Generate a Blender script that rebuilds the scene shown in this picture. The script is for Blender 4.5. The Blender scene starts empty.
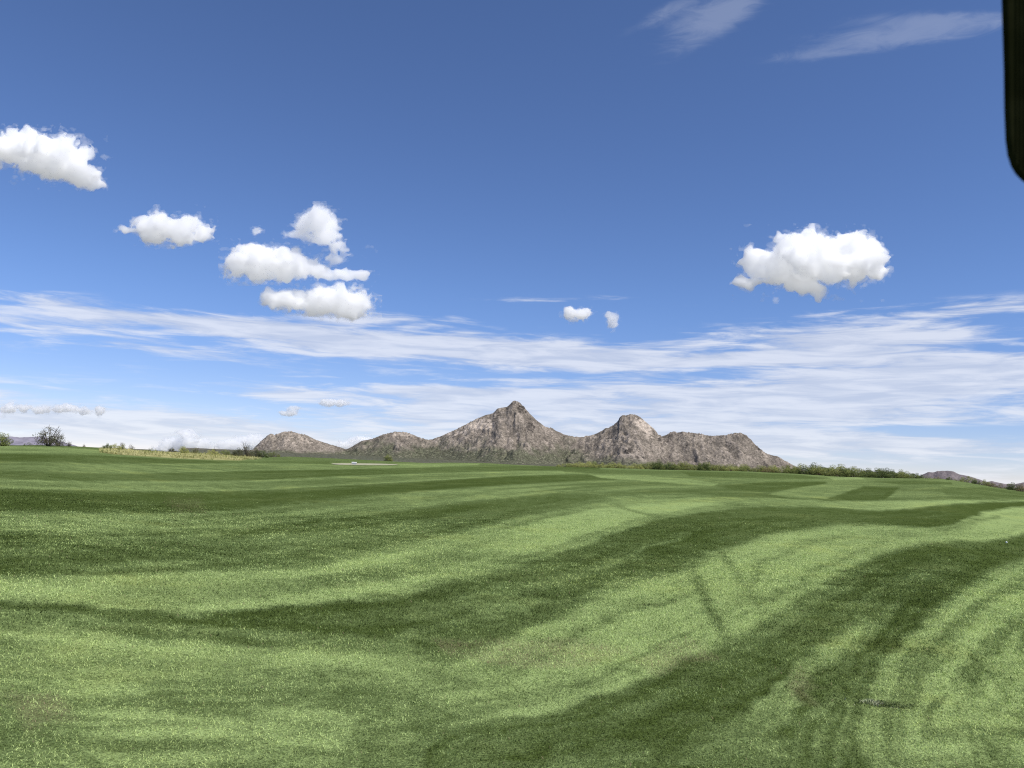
import bpy, math, random
import numpy as np
from mathutils import Matrix, Vector

rng = np.random.default_rng(7)
random.seed(7)
R_ = math.radians
scene = bpy.context.scene
COL = scene.collection

# ----------------------------------------------------------------------------- camera model
W, H, F = 1024, 768, 804.0
CX, CY = 512.0, 384.0
PITCH, ROLL, CAMZ = R_(5.66), R_(2.3), 1.62
fw = np.array([0, math.cos(PITCH), math.sin(PITCH)])
r0 = np.array([1.0, 0, 0]); u0 = np.array([0, -math.sin(PITCH), math.cos(PITCH)])
rt = math.cos(ROLL) * r0 + math.sin(ROLL) * u0
up = -math.sin(ROLL) * r0 + math.cos(ROLL) * u0

def azel(px, py):
    """azimuth and tangent of the elevation of a direction in the photograph"""
    px = np.asarray(px, float); py = np.asarray(py, float)
    d = fw + rt * ((px - CX) / F)[..., None] - up * ((py - CY) / F)[..., None]
    return np.arctan2(d[..., 0], d[..., 1]), d[..., 2] / np.hypot(d[..., 0], d[..., 1])

def azel1(px, py):
    a, e = azel(np.array([px]), np.array([py])); return float(a[0]), float(e[0])

# ----------------------------------------------------------------------------- numpy noise
def _h(ix, iy, iz, seed):
    n = (ix.astype(np.uint32) * np.uint32(374761393) + iy.astype(np.uint32) * np.uint32(668265263)
         + iz.astype(np.uint32) * np.uint32(2147483647 - 1) * np.uint32(3) + np.uint32((seed * 974711 + 12345) & 0xffffffff))
    n = (n ^ (n >> np.uint32(13))) * np.uint32(1274126177)
    n = (n ^ (n >> np.uint32(16))) * np.uint32(2246822519)
    return ((n ^ (n >> np.uint32(15))) & np.uint32(0xffffff)).astype(np.float32) / np.float32(0xffffff)

def vnoise(x, y, seed=0):
    xi = np.floor(x).astype(np.int64); yi = np.floor(y).astype(np.int64)
    fx = (x - xi).astype(np.float32); fy = (y - yi).astype(np.float32)
    fx = fx * fx * fx * (fx * (fx * 6 - 15) + 10); fy = fy * fy * fy * (fy * (fy * 6 - 15) + 10)
    z = np.zeros_like(xi)
    a = _h(xi, yi, z, seed); b = _h(xi + 1, yi, z, seed); c = _h(xi, yi + 1, z, seed); d = _h(xi + 1, yi + 1, z, seed)
    return (a + (b - a) * fx) * (1 - fy) + (c + (d - c) * fx) * fy

def fbm(x, y, octs=4, seed=0, gain=0.5):
    s = 0; a = 1; t = 0
    for o in range(octs):
        s = s + a * vnoise(x * 2 ** o + 17.3 * o, y * 2 ** o - 9.1 * o, seed + o); t += a; a *= gain
    return s / t

def vnoise3(x, y, z, seed=0):
    xi = np.floor(x).astype(np.int64); yi = np.floor(y).astype(np.int64); zi = np.floor(z).astype(np.int64)
    fx = (x - xi).astype(np.float32); fy = (y - yi).astype(np.float32); fz = (z - zi).astype(np.float32)
    fx = fx * fx * (3 - 2 * fx); fy = fy * fy * (3 - 2 * fy); fz = fz * fz * (3 - 2 * fz)
    def pl(k):
        a = _h(xi, yi, zi + k, seed); b = _h(xi + 1, yi, zi + k, seed); c = _h(xi, yi + 1, zi + k, seed); d = _h(xi + 1, yi + 1, zi + k, seed)
        return (a + (b - a) * fx) * (1 - fy) + (c + (d - c) * fx) * fy
    p = pl(0); return p + (pl(1) - p) * fz

def fbm3(x, y, z, octs=5, seed=0, gain=0.55):
    s = 0; a = 1; t = 0
    for o in range(octs):
        k = 2.03 ** o
        s = s + a * vnoise3(x * k + 7.7 * o, y * k + 3.1 * o, z * k - 5.3 * o, seed + o); t += a; a *= gain
    return s / t

def sstep(a, b, x):
    t = np.clip((x - a) / (b - a), 0, 1); return t * t * (3 - 2 * t)

# ----------------------------------------------------------------------------- object helpers
def np_mesh(name, V, Fc, mats, smooth=False, parent=None, attrs=None, midx=None):
    """mesh object from a vertex array and a face array (all faces the same size)"""
    V = np.asarray(V, np.float32); Fc = np.asarray(Fc, np.int32)
    me = bpy.data.meshes.new(name)
    n, k = Fc.shape
    me.vertices.add(len(V)); me.vertices.foreach_set("co", V.ravel())
    me.loops.add(n * k); me.loops.foreach_set("vertex_index", Fc.ravel())
    me.polygons.add(n); me.polygons.foreach_set("loop_start", np.arange(0, n * k, k, dtype=np.int32))
    if smooth: me.polygons.foreach_set("use_smooth", np.ones(n, bool))
    if midx is not None: me.polygons.foreach_set("material_index", np.asarray(midx, np.int32))
    for an, av in (attrs or {}).items():
        av = np.asarray(av, np.float32)
        if av.ndim == 1:
            me.attributes.new(an, 'FLOAT', 'POINT').data.foreach_set("value", av)
        else:
            c4 = np.ones((len(av), 4), np.float32); c4[:, :3] = av
            me.attributes.new(an, 'FLOAT_COLOR', 'POINT').data.foreach_set("color", c4.ravel())
    me.update(); me.validate()
    for m in (mats if isinstance(mats, (list, tuple)) else [mats]): me.materials.append(m)
    o = bpy.data.objects.new(name, me); COL.objects.link(o)
    if parent: o.parent = parent
    return o

def tag(o, label=None, cat=None, group=None, kind=None):
    if label: o['label'] = label
    if cat: o['category'] = cat
    if group: o['group'] = group
    if kind: o['kind'] = kind
    return o

def empty(name, loc, rz=0.0):
    o = bpy.data.objects.new(name, None); COL.objects.link(o)
    o.location = loc; o.rotation_euler = (0, 0, rz); o.empty_display_size = 0.2
    return o

class N:
    """small node-tree writer"""
    def __init__(s, tree):
        s.t = tree; s.t.nodes.clear()
    def n(s, typ, **kw):
        nd = s.t.nodes.new(typ)
        for k, v in kw.items(): setattr(nd, k, v)
        return nd
    def set(s, sock, v):
        if isinstance(v, bpy.types.NodeSocket): s.t.links.new(v, sock)
        else: sock.default_value = v
    def m(s, op, a, b=0.0, c=0.0, clamp=False):
        nd = s.n('ShaderNodeMath', operation=op, use_clamp=clamp)
        s.set(nd.inputs[0], a); s.set(nd.inputs[1], b); s.set(nd.inputs[2], c)
        return nd.outputs[0]
    def vm(s, op, a, b=(0, 0, 0)):
        nd = s.n('ShaderNodeVectorMath', operation=op)
        s.set(nd.inputs[0], a); s.set(nd.inputs[1], b); return nd.outputs[0]
    def mix(s, f, a, b, blend='MIX'):
        nd = s.n('ShaderNodeMix', data_type='RGBA', blend_type=blend)
        s.set(nd.inputs[0], f)
        for sk, v in ((nd.inputs[6], a), (nd.inputs[7], b)):
            s.set(sk, v if isinstance(v, bpy.types.NodeSocket) else (*v, 1.0))
        return nd.outputs[2]
    def noise(s, vec, scale, detail=3.0, rough=0.5, dist=0.0):
        nd = s.n('ShaderNodeTexNoise'); s.set(nd.inputs['Vector'], vec)
        nd.inputs['Scale'].default_value = scale; nd.inputs['Detail'].default_value = detail
        nd.inputs['Roughness'].default_value = rough; nd.inputs['Distortion'].default_value = dist
        return nd.outputs[0]
    def rng(s, v, a, b, c=0.0, d=1.0, smooth=True):
        nd = s.n('ShaderNodeMapRange', interpolation_type='SMOOTHSTEP' if smooth else 'LINEAR')
        s.set(nd.inputs[0], v); s.set(nd.inputs[1], a); s.set(nd.inputs[2], b); s.set(nd.inputs[3], c); s.set(nd.inputs[4], d)
        return nd.outputs[0]
    def ramp(s, v, stops):
        nd = s.n('ShaderNodeValToRGB'); s.set(nd.inputs[0], v)
        e = nd.color_ramp.elements
        while len(e) < len(stops): e.new(0.5)
        for el, (p, c) in zip(e, stops): el.position = p; el.color = (*c, 1)
        return nd.outputs[0]
    def attr(s, name):
        nd = s.n('ShaderNodeAttribute', attribute_name=name); return nd
    def scale(s, vec, v3):
        nd = s.n('ShaderNodeVectorMath', operation='MULTIPLY'); s.set(nd.inputs[0], vec); nd.inputs[1].default_value = v3
        return nd.outputs[0]

def material(name):
    m = bpy.data.materials.new(name); m.use_nodes = True
    return m, N(m.node_tree)

def simple_mat(name, col, rough=0.7, var=0.25, scale=8.0, spec=0.3):
    m, t = material(name)
    co = t.n('ShaderNodeTexCoord').outputs['Object']
    nz = t.noise(co, scale, 4.0)
    c = t.mix(t.rng(nz, 0.3, 0.7), tuple(x * (1 - var) for x in col), tuple(min(1, x * (1 + var)) for x in col))
    b = t.n('ShaderNodeBsdfPrincipled'); t.set(b.inputs['Base Color'], c); b.inputs['Roughness'].default_value = rough
    b.inputs['Specular IOR Level'].default_value = spec
    t.t.links.new(b.outputs[0], t.n('ShaderNodeOutputMaterial').inputs[0])
    return m

# ----------------------------------------------------------------------------- terrain height
# crest of the fairway: picture column, picture row, distance from the camera
EDGE = np.array([(-400, 436, 70), (-100, 441, 70), (0, 445.5, 72), (40, 445, 74), (70, 446, 78), (100, 447.6, 84), (130, 449.6, 92),
                 (170, 451.8, 102), (210, 453.6, 112), (240, 456, 122), (265, 457.2, 128), (290, 456.6, 132), (330, 458.2, 138),
                 (370, 460.2, 142), (400, 461.8, 145), (425, 463, 148), (450, 462.6, 148), (485, 463, 150), (520, 465, 150),
                 (560, 466.6, 150), (610, 467.8, 150), (660, 469.5, 150), (700, 470.3, 150), (740, 471.0, 150), (790, 473.2, 146),
                 (840, 476.4, 140), (880, 477.6, 134), (920, 478.2, 126), (940, 478.6, 120), (960, 481, 114), (980, 484.5, 108), (1000, 488, 102),
                 (1024, 491.5, 96), (1120, 499, 84), (1400, 515, 70)], float)
_ea, _ee = azel(EDGE[:, 0], EDGE[:, 1])
_eR = EDGE[:, 2]
PLAIN = -14.0
BUMPS = [(-5.5, 9.5, 0.14, 4, 2.2), (7, 15, -0.20, 5, 3.5), (4, 33, 0.30, 9, 5), (16, 36, 0.22, 8, 5), (-9, 24, -0.24, 9, 5), (14, 62, -0.27, 20, 8),
         (24, 22, 0.14, 6, 5), (-25, 45, 0.16, 14, 8)]

def height(x, y):
    x = np.asarray(x, float); y = np.asarray(y, float)
    r = np.hypot(x, y); a = np.arctan2(x, y)
    Re = np.interp(a, _ea, _eR); Ee = np.interp(a, _ea, _ee)
    zE = CAMZ + Re * Ee
    t = r / Re
    z = zE * np.minimum(t, 1.0)
    z = z + (-1.0 * 0 + (PLAIN - zE)) * sstep(1.0, 3.2, t)
    und = 0
    for bx, by, am, sx, sy in BUMPS:
        und = und + am * np.exp(-((x - bx) / sx) ** 2 - ((y - by) / sy) ** 2)
    und = und + 0.05 * (fbm(x / 6.0, y / 6.0, 2, 5) - 0.5) * sstep(1, 6, r)
    return z + und * (1 - sstep(0.7, 0.95, t))

def ground_at(px, py, rmax=400.0):
    """where the view ray through a picture point meets the ground"""
    a, e = azel1(px, py)
    Re = float(np.interp(a, _ea, _eR))
    r = np.concatenate([np.linspace(1.5, 40, 3000), np.linspace(40.02, Re * 1.05, 3000)])
    z = height(r * math.sin(a), r * math.cos(a))
    hit = np.nonzero(z - (CAMZ + r * e) >= 0)[0]
    k = hit[0] if len(hit) else len(r) - 1
    return float(r[k] * math.sin(a)), float(r[k] * math.cos(a)), float(z[k])

def on_ground(px, r):
    """a point of the ground in the direction of a picture column, at a distance"""
    a = float(np.interp(px, *_COLAZ)); x, y = r * math.sin(a), r * math.cos(a)
    return x, y, float(height(x, y))
_cp = np.arange(-300, 1400, 4.0)
_cy = 450 + (_cp - 170) * 0.04
_COLAZ = (_cp, azel(_cp, _cy)[0])

# ----------------------------------------------------------------------------- mowing pattern
# outlines of the mown bands (traced in the photograph, laid on the ground); the number is how light the turf lies
MOW = [
 # soft bases
 (.50, 6, [(-60, 440), (1090, 440), (1090, 790), (-60, 790)]),
 (.40, 1.2, [(-60, 440), (60, 441), (250, 452), (520, 460), (520, 467), (256, 461), (150, 458), (0, 453), (-60, 452)]),
 (.66, 1.2, [(-60, 446), (0, 446), (60, 447.5), (130, 452), (130, 453.5), (60, 453), (0, 452.5), (-60, 452)]),
 # left stripes, back to front
 (.17, 1.0, [(-60, 453), (0, 453.2), (100, 455.5), (180, 459.5), (256, 461.5), (330, 461), (330, 464), (256, 463), (180, 463.5), (100, 463), (0, 461.5), (-60, 461)]),
 (.55, 1.0, [(-60, 461), (0, 462), (120, 464), (256, 463.5), (340, 464.5), (440, 466), (440, 469), (330, 470.5), (256, 470.8), (120, 473), (0, 469.5), (-60, 469)]),
 (.16, 1.3, [(-60, 470), (0, 470), (60, 472.5), (120, 474), (200, 472.5), (256, 471), (340, 469.5), (430, 467.5), (520, 466.2), (600, 466.8), (600, 470.5), (520, 470.5), (430, 473), (340, 476), (256, 480), (180, 481), (80, 480.5), (0, 479), (-60, 478.5)]),
 (.56, 1.3, [(-60, 479), (0, 479.5), (100, 481.5), (180, 481.8), (256, 480.5), (340, 476.5), (430, 473.5), (520, 471), (600, 470.8), (600, 473), (520, 476), (440, 480), (350, 485), (256, 490.5), (180, 492), (90, 490), (0, 488), (-60, 487)]),
 (.06, 2.0, [(-60, 487), (0, 489), (90, 491), (180, 492.5), (256, 490.5), (350, 485.5), (440, 480.5), (512, 476), (580, 474.5), (640, 476), (640, 479), (580, 481), (512, 484.5), (440, 489.5), (370, 496), (310, 503), (256, 508), (200, 512.5), (120, 513), (0, 512), (-60, 510)]),
 (.52, 3.0, [(-60, 513), (0, 514), (120, 515), (200, 514), (256, 509), (310, 504), (370, 497.5), (440, 491), (512, 485.5), (580, 482), (640, 480), (700, 482), (700, 486), (640, 486), (580, 490), (512, 496.5), (440, 504), (370, 513), (310, 520), (256, 525), (190, 529), (100, 531), (0, 531), (-60, 530)]),
 (.33, 4.0, [(-60, 535), (0, 533), (100, 533), (190, 531), (256, 526), (310, 521), (370, 514), (440, 506), (512, 498), (560, 492.5), (600, 489.5), (640, 486.6), (700, 485.5), (760, 487.5), (860, 489), (950, 489), (1090, 493), (1090, 500), (1024, 499), (950, 499), (880, 500.5), (830, 501.5), (768, 498), (700, 497), (640, 498.5), (600, 501.5), (560, 508), (512, 517), (460, 530), (400, 543), (330, 555), (256, 566), (190, 572), (100, 574), (0, 574), (-60, 574)]),
 (.12, 3.0, [(256, 527), (310, 521.5), (370, 516), (430, 508.5), (512, 499), (560, 494), (560, 499), (512, 506), (440, 517), (370, 526), (300, 531), (220, 536)]),
 (.40, 4.0, [(-40, 545), (80, 546), (180, 544), (260, 538), (330, 534), (330, 538), (260, 546), (180, 552), (60, 553), (-40, 551)]),
 # light swathe from the left edge up to the knoll on the right
 (.86, 4.0, [(-60, 577), (0, 577), (100, 577), (190, 576), (256, 573), (330, 562), (400, 549), (460, 535), (512, 520), (560, 510), (600, 503), (640, 499), (700, 497.5), (768, 498), (830, 501.8), (880, 501.2), (950, 499.4), (1024, 499.8), (1090, 501), (1090, 503), (1024, 501.5), (981, 502.5), (943, 505.5), (898, 510), (868, 510.5), (830, 507.5), (768, 506), (735, 508), (700, 512), (660, 519), (632, 526), (600, 538), (560, 551), (512, 567), (470, 577), (430, 586), (390, 594), (340, 603), (256, 611), (200, 612), (130, 608), (60, 602), (0, 599), (-60, 596)]),
 # dark band sweeping over the knoll
 (.09, 3.0, [(-60, 600), (0, 602), (60, 606), (130, 612), (200, 616), (256, 613), (340, 605), (390, 596), (430, 588), (470, 579), (512, 569), (560, 553), (600, 540), (632, 528), (660, 520), (700, 512.5), (735, 508.5), (768, 506.5), (830, 508), (868, 511), (898, 510.5), (943, 506), (981, 503), (1024, 502), (1090, 504), (1090, 508), (1024, 506.5), (1008, 507.5), (985, 512), (968, 518.5), (950, 525), (928, 528.5), (903, 526), (868, 524.5), (838, 524.5), (805, 528.5), (768, 535), (720, 550), (687, 562), (672, 570), (632, 580), (587, 592), (550, 600), (512, 606), (470, 618), (430, 627), (380, 634), (320, 634), (256, 629), (190, 624), (120, 620), (60, 612), (0, 606), (-60, 604)]),
 (.30, 5.0, [(300, 617), (400, 608), (470, 596), (560, 575), (620, 555), (660, 540), (690, 532), (690, 536), (640, 556), (580, 580), (500, 602), (420, 618), (320, 626)]),
 (.42, 5.0, [(400, 640), (470, 622), (540, 606), (600, 600), (560, 628), (480, 646), (420, 648)]),
 (.62, 3.0, [(470, 612), (512, 602), (540, 603), (520, 612), (490, 618)]),
 # light ground between the two dark bands
 (.86, 5.0, [(512, 640), (560, 616), (590, 595), (632, 583), (672, 573), (690, 563), (720, 552), (768, 536), (805, 530), (838, 526), (868, 526), (903, 527), (930, 530), (953, 527), (968, 520), (985, 513), (1008, 508), (1024, 507), (1090, 510), (1090, 525), (1024, 532), (1008, 539), (988, 542), (953, 541), (928, 542), (903, 546), (873, 555), (850, 567), (825, 582), (793, 605), (768, 620), (737, 637), (707, 655), (682, 670), (652, 682), (617, 695), (587, 705), (549, 715), (512, 722), (478, 728), (440, 736), (400, 700), (420, 668)]),
 (.70, 14., [(760, 560), (800, 540), (850, 535), (890, 540), (840, 560), (800, 590), (770, 605), (740, 600)]),
 (.48, 3.0, [(930, 531), (955, 525), (975, 518), (1000, 516), (1000, 519), (970, 525), (948, 533)]),
 (.52, 5.0, [(686, 563), (692, 561), (704, 585), (716, 610), (730, 638), (722, 640), (706, 612), (694, 585)]),
 (.50, 5.0, [(718, 552), (725, 550), (742, 575), (760, 598), (774, 612), (766, 616), (750, 600), (734, 578)]),
 (.62, 2.5, [(610, 504), (618, 503), (640, 512), (668, 517), (660, 520), (636, 514)]),
 # second dark band, lower right
 (.10, 4.0, [(1090, 524), (1024, 533), (1008, 540), (988, 543), (953, 542.5), (928, 543.5), (903, 547), (873, 556), (850, 568), (825, 583), (793, 606), (768, 621), (737, 638), (707, 656), (682, 671), (652, 683), (617, 696), (587, 706), (549, 716), (512, 723), (478, 731), (440, 745), (415, 790), (868, 790), (868, 740), (863, 720), (868, 705), (875, 687), (885, 672), (898, 652), (918, 632), (938, 612), (955, 598), (970, 588), (984, 576), (1003, 567), (1024, 559), (1090, 545)]),
 (.26, 6.0, [(920, 556), (980, 550), (1040, 540), (1040, 550), (985, 562), (950, 585), (910, 600), (880, 600), (890, 575)]),
 (.46, 7.0, [(862, 616), (875, 622), (850, 650), (832, 668), (812, 690), (790, 715), (760, 735), (735, 740), (745, 715), (775, 690), (805, 662), (835, 635)]),
 (.40, 9.0, [(560, 745), (620, 728), (680, 715), (740, 712), (780, 730), (800, 750), (790, 790), (540, 790)]),
 (.34, 7.0, [(800, 715), (845, 690), (860, 705), (850, 740), (830, 790), (790, 790)]),
 (.12, 5.0, [(655, 735), (690, 715), (740, 690), (765, 680), (760, 690), (720, 715), (690, 745), (660, 765)]),
 # light ground lower right with faint wheel marks
 (.74, 5.0, [(1090, 548), (1024, 561), (1004, 569), (986, 578), (972, 590), (957, 600), (940, 614), (920, 634), (900, 654), (888, 673), (878, 688), (871, 706), (867, 720), (873, 740), (872, 790), (1090, 790)]),
 (.92, 5.0, [(1040, 580), (1000, 600), (975, 625), (955, 655), (940, 690), (952, 690), (972, 655), (990, 630), (1015, 607), (1050, 590)]),
 (.54, 8.0, [(912, 652), (926, 645), (932, 660), (924, 690), (918, 706), (904, 700), (906, 676)]),
 (.54, 9.0, [(964, 650), (984, 652), (990, 675), (984, 692), (968, 688), (962, 668)]),
 (.52, 10., [(962, 720), (990, 722), (1015, 745), (1020, 775), (985, 770), (968, 745)]),
 (.44, 3.0, [(975, 660), (1000, 668), (1040, 676), (1040, 681), (1000, 674)]),
 (.44, 3.0, [(955, 722), (990, 726), (1040, 728), (1040, 734), (985, 733)]),
 # foreground left
 (.90, 5.0, [(-60, 618), (0, 622), (60, 630), (128, 640), (256, 650), (330, 656), (420, 662), (520, 668), (520, 690), (430, 682), (330, 670), (256, 667), (128, 655), (60, 648), (0, 642), (-60, 640)]),
 (.30, 2.5, [(70, 622), (130, 628), (220, 636), (256, 640), (300, 640), (300, 644), (240, 645), (170, 640), (100, 632)]),
 (.68, 10., [(-60, 650), (100, 660), (256, 672), (420, 690), (500, 720), (400, 745), (380, 790), (-60, 790)]),
 (.56, 8.0, [(150, 690), (230, 684), (330, 690), (300, 712), (200, 716), (140, 708)]),
 (.44, 10., [(30, 740), (80, 745), (120, 765), (110, 790), (20, 790)]),
 (.50, 12., [(370, 730), (420, 720), (450, 735), (430, 760), (390, 765), (360, 755)]),
 # far end of the fairway
 (.72, .8, [(395, 463.6), (430, 463.5), (480, 463.5), (478, 465), (440, 466.5), (400, 465.5)]),
 (.20, 1., [(560, 469.3), (600, 469.3), (640, 470.6), (700, 471.6), (700, 474), (640, 474), (600, 473.5), (565, 472)]),
 (.74, 1., [(590, 474.5), (640, 475.5), (690, 479), (718, 484), (712, 486), (660, 482), (600, 478)]),
 (.22, 1., [(680, 471.5), (740, 472.5), (800, 475), (825, 478.5), (780, 479), (720, 477), (690, 476)]),
 (.55, 1., [(720, 478.5), (790, 480), (830, 481), (820, 483), (760, 483.5), (716, 481.5)]),
 (.20, 1.2, [(716, 485.5), (768, 482), (825, 481.5), (828, 484), (795, 488), (768, 491), (735, 490)]),
 (.58, 1.2, [(768, 494.5), (785, 490), (826, 483.5), (862, 486), (845, 492), (822, 499.5), (790, 497.5)]),
 (.16, 1.2, [(824, 499.5), (846, 492.5), (864, 486.5), (900, 487.5), (892, 494), (885, 500)]),
 (.62, 1.2, [(888, 497), (898, 491), (930, 491), (945, 493.5), (925, 498)]),
 (.78, .8, [(828, 477.5), (860, 477), (866, 479.5), (835, 480)]),
 (.20, .8, [(868, 481), (920, 480.5), (952, 482.5), (952, 484.5), (900, 484.5)]),
 (.22, 1., [(940, 488), (985, 487), (1012, 491), (1060, 496), (1060, 499), (1000, 497.5), (945, 494)]),
]
BROWN = [  # thin or dry spots in the turf
 (.38, 8, [(795, 676), (812, 672), (824, 684), (816, 700), (800, 694)]), (.35, 4, [(430, 640), (560, 640), (640, 650), (560, 668), (450, 655)]),
 (.22, 9, [(170, 500), (200, 500), (205, 512), (175, 515)]), (.3, 5, [(640, 660), (690, 640), (720, 660), (660, 676)]), (.35, 8, [(0, 690), (60, 690), (90, 720), (30, 735)]),
]

def px_poly_to_ground(pts, step=7.0):
    out = []
    for (x0, y0), (x1, y1) in zip(pts, pts[1:] + pts[:1]):
        n = max(1, int(math.hypot(x1 - x0, y1 - y0) / step))
        for k in range(n):
            out.append((x0 + (x1 - x0) * k / n, y0 + (y1 - y0) * k / n))
    return np.array(out)

def inside_soft(u, v, poly, soft):
    """0..1, inside a polygon with a soft edge; u, v flat arrays"""
    sm = float(np.max(soft)); lo = poly.min(0) - 3 * sm - 2; hi = poly.max(0) + 3 * sm + 2
    res = np.zeros(u.shape, np.float32); dist = np.zeros(u.shape, np.float32)
    sel = np.nonzero((u > lo[0]) & (u < hi[0]) & (v > lo[1]) & (v < hi[1]))[0]
    if not len(sel): return res, dist
    x = u[sel]; y = v[sel]
    ins = np.zeros(len(sel), bool); d2 = np.full(len(sel), 1e9)
    P = poly; Q = np.roll(poly, -1, 0)
    for (ax, ay), (bx, by) in zip(P, Q):
        c = ((ay > y) != (by > y))
        if ay != by:
            ins ^= c & (x < (bx - ax) * (y - ay) / (by - ay) + ax)
        dx, dy = bx - ax, by - ay
        t = np.clip(((x - ax) * dx + (y - ay) * dy) / max(dx * dx + dy * dy, 1e-9), 0, 1)
        d2 = np.minimum(d2, (x - ax - t * dx) ** 2 + (y - ay - t * dy) ** 2)
    s = np.where(ins, 1, -1) * np.sqrt(d2)
    sf = soft[sel] if isinstance(soft, np.ndarray) else soft
    res[sel] = sstep(-sf, sf, s)
    dist[sel] = s
    return res, dist

# angle chart of the ground seen from the tee: every ground point has an azimuth and a dip below the horizon
def chart(x, y, z):
    d = np.stack([x, y, z - CAMZ], -1)
    w = np.maximum(d @ fw, 1e-3)
    return CX + F * (d @ rt) / w, CY - F * (d @ up) / w, (d @ fw) > 0.2

# ----------------------------------------------------------------------------- ground mesh
rings = [0.0]
r = 0.35
while r < 230:
    rings.append(r)
    r += 0.35 if r < 3.2 else min(max(r * r / 1286 * 0.9, 0.012), 1.4)
while r < 45000:
    rings.append(r); r *= 1.07
rings = np.array(rings[1:])
az_f = np.arange(-43, 43.001, 0.088)
az = np.radians(np.concatenate([np.arange(-180, -43, 3.0), az_f, np.arange(45, 180, 3.0)]))
NR, NA = len(rings), len(az)
RR, AA = np.meshgrid(rings, az, indexing='ij')
GX, GY = RR * np.sin(AA), RR * np.cos(AA)
GZ = height(GX, GY)
cu, cv, front = chart(GX.ravel(), GY.ravel(), GZ.ravel())
wob = np.clip((cv - 478) / 190, 0.02, 1.0)
w1 = fbm(GX.ravel() / 1.6, GY.ravel() / 1.6, 4, 11) - 0.5
w2 = fbm(GX.ravel() / 1.6 + 50, GY.ravel() / 1.6, 4, 13) - 0.5
w3 = fbm(GX.ravel() / .35, GY.ravel() / .35, 3, 15) - 0.5; w4 = fbm(GX.ravel() / .35 + 9, GY.ravel() / .35, 3, 16) - 0.5
wu = cu + (w1 * 36 + w3 * 22) * wob; wv = cv + (w2 * 18 + w4 * 11) * wob
mow = np.full(cu.shape, 0.45, np.float32); brown = np.zeros(cu.shape, np.float32)
ok = front & (cv > 435) & (RR.ravel() < 200) & (cu > -80) & (cu < 1110)
idx = np.nonzero(ok)[0]
lines = np.zeros(cu.shape, np.float32)
near_ = np.clip((cv[idx] - 470) / 120, 0.15, 1.0)
for q, (val, soft, pts) in enumerate(MOW):
    wk = .22 if pts[0] in ((686, 563), (718, 552)) else 1.0   # wheel tracks keep a clean line
    k, d = inside_soft(cu[idx] + wk * (wu - cu)[idx], cv[idx] + wk * (wv - cv)[idx], px_poly_to_ground(pts), np.maximum(soft * (1.5 if q else 1) * np.clip((cv[idx] - 478) / 85, .2, 1), min(soft, .8)))
    mow[idx] = mow[idx] * (1 - k) + val * k
    if q and soft >= 1.0:
        per = 3.0 + 9.0 * near_
        st_ = (vnoise(d / per + 31.7 * q, cu[idx] / 160 + q, 60 + q) - .5) + .6 * (vnoise(d / per * 2.3 + 11.7 * q, cu[idx] / 110 + q, 90 + q) - .5)
        lines[idx] = lines[idx] * (1 - k) + st_ * min(1.0, .25 + soft / 5) * k
mow = np.clip(.05 + mow * .93 + lines * .50, 0, 1).astype(np.float32)
for val, soft, pts in BROWN:
    k, _d = inside_soft(wu[idx], wv[idx], px_poly_to_ground(pts), soft)
    brown[idx] = np.maximum(brown[idx], val * k)
Re_all = np.interp(AA.ravel(), _ea, _eR)
turf = (1 - sstep(1.0, 1.012, RR.ravel() / Re_all)).astype(np.float32)
# strip of uncut dry grass on the left crest
DRYPOLY = px_poly_to_ground([(100, 448), (150, 449), (240, 453), (262, 457), (240, 460.5), (205, 459.6), (170, 458), (140, 456), (112, 454), (100, 452)])
dry = np.zeros(cu.shape, np.float32)
dry[idx] = inside_soft(cu[idx], cv[idx], DRYPOLY, 0.7)[0]

V = np.stack([GX.ravel(), GY.ravel(), GZ.ravel()], -1)
i0 = (np.arange(NR - 1)[:, None] * NA + np.arange(NA)[None, :])
i1 = (np.arange(NR - 1)[:, None] * NA + (np.arange(NA)[None, :] + 1) % NA)
Fq = np.stack([i0, i0 + NA, i1 + NA, i1], -1).reshape(-1, 4)
Vc = np.array([[0, 0, float(height(0.001, 0.001))]])
cidx = len(V)
V = np.concatenate([V, Vc])
cap = np.stack([np.full(NA, cidx), np.arange(NA), (np.arange(NA) + 1) % NA, (np.arange(NA) + 1) % NA], -1)

DARK, MID, LITE = (0.058, 0.084, 0.021), (0.110, 0.150, 0.053), (0.265, 0.345, 0.130)

def turf_color(t):
    t.co = t.n('ShaderNodeNewGeometry').outputs['Position']
    return t
gm, t = material("turf")
pos = t.n('ShaderNodeNewGeometry').outputs['Position']
nA = t.noise(pos, 0.42, 6.0, 0.68); nB = t.noise(pos, 2.6, 5.0, 0.7); nC = t.noise(pos, 15.0, 3.0, 0.7); nD = t.noise(pos, 60.0, 2.0, 0.7)
nE = t.noise(pos, 0.085, 7.0, 0.72)
mw = t.attr("mow").outputs['Fac']
lv = t.m('ADD', mw, t.m('MULTIPLY', t.m('SUBTRACT', nA, 0.5), 0.85))
lv = t.m('ADD', lv, t.m('MULTIPLY', t.m('SUBTRACT', nB, 0.5), 0.80))
lv = t.m('ADD', lv, t.m('MULTIPLY', t.m('SUBTRACT', nE, 0.5), 0.45))
lv = t.m('ADD', lv, t.m('MULTIPLY', t.m('SUBTRACT', nC, 0.5), 0.80), clamp=True)
gcol = t.ramp(lv, [(0.0, DARK), (0.45, MID), (1.0, LITE)])
gcol = t.mix(t.rng(nA, 0.5, 0.75, 0, 0.35), gcol, t.mix(1.0, gcol, (1.25, 1.02, 0.62), 'MULTIPLY'))
gcol = t.mix(1.0, gcol, t.mix(t.rng(nD, 0.25, 0.75), (0.62, 0.62, 0.6), (1.38, 1.38, 1.36)), 'MULTIPLY')
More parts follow.
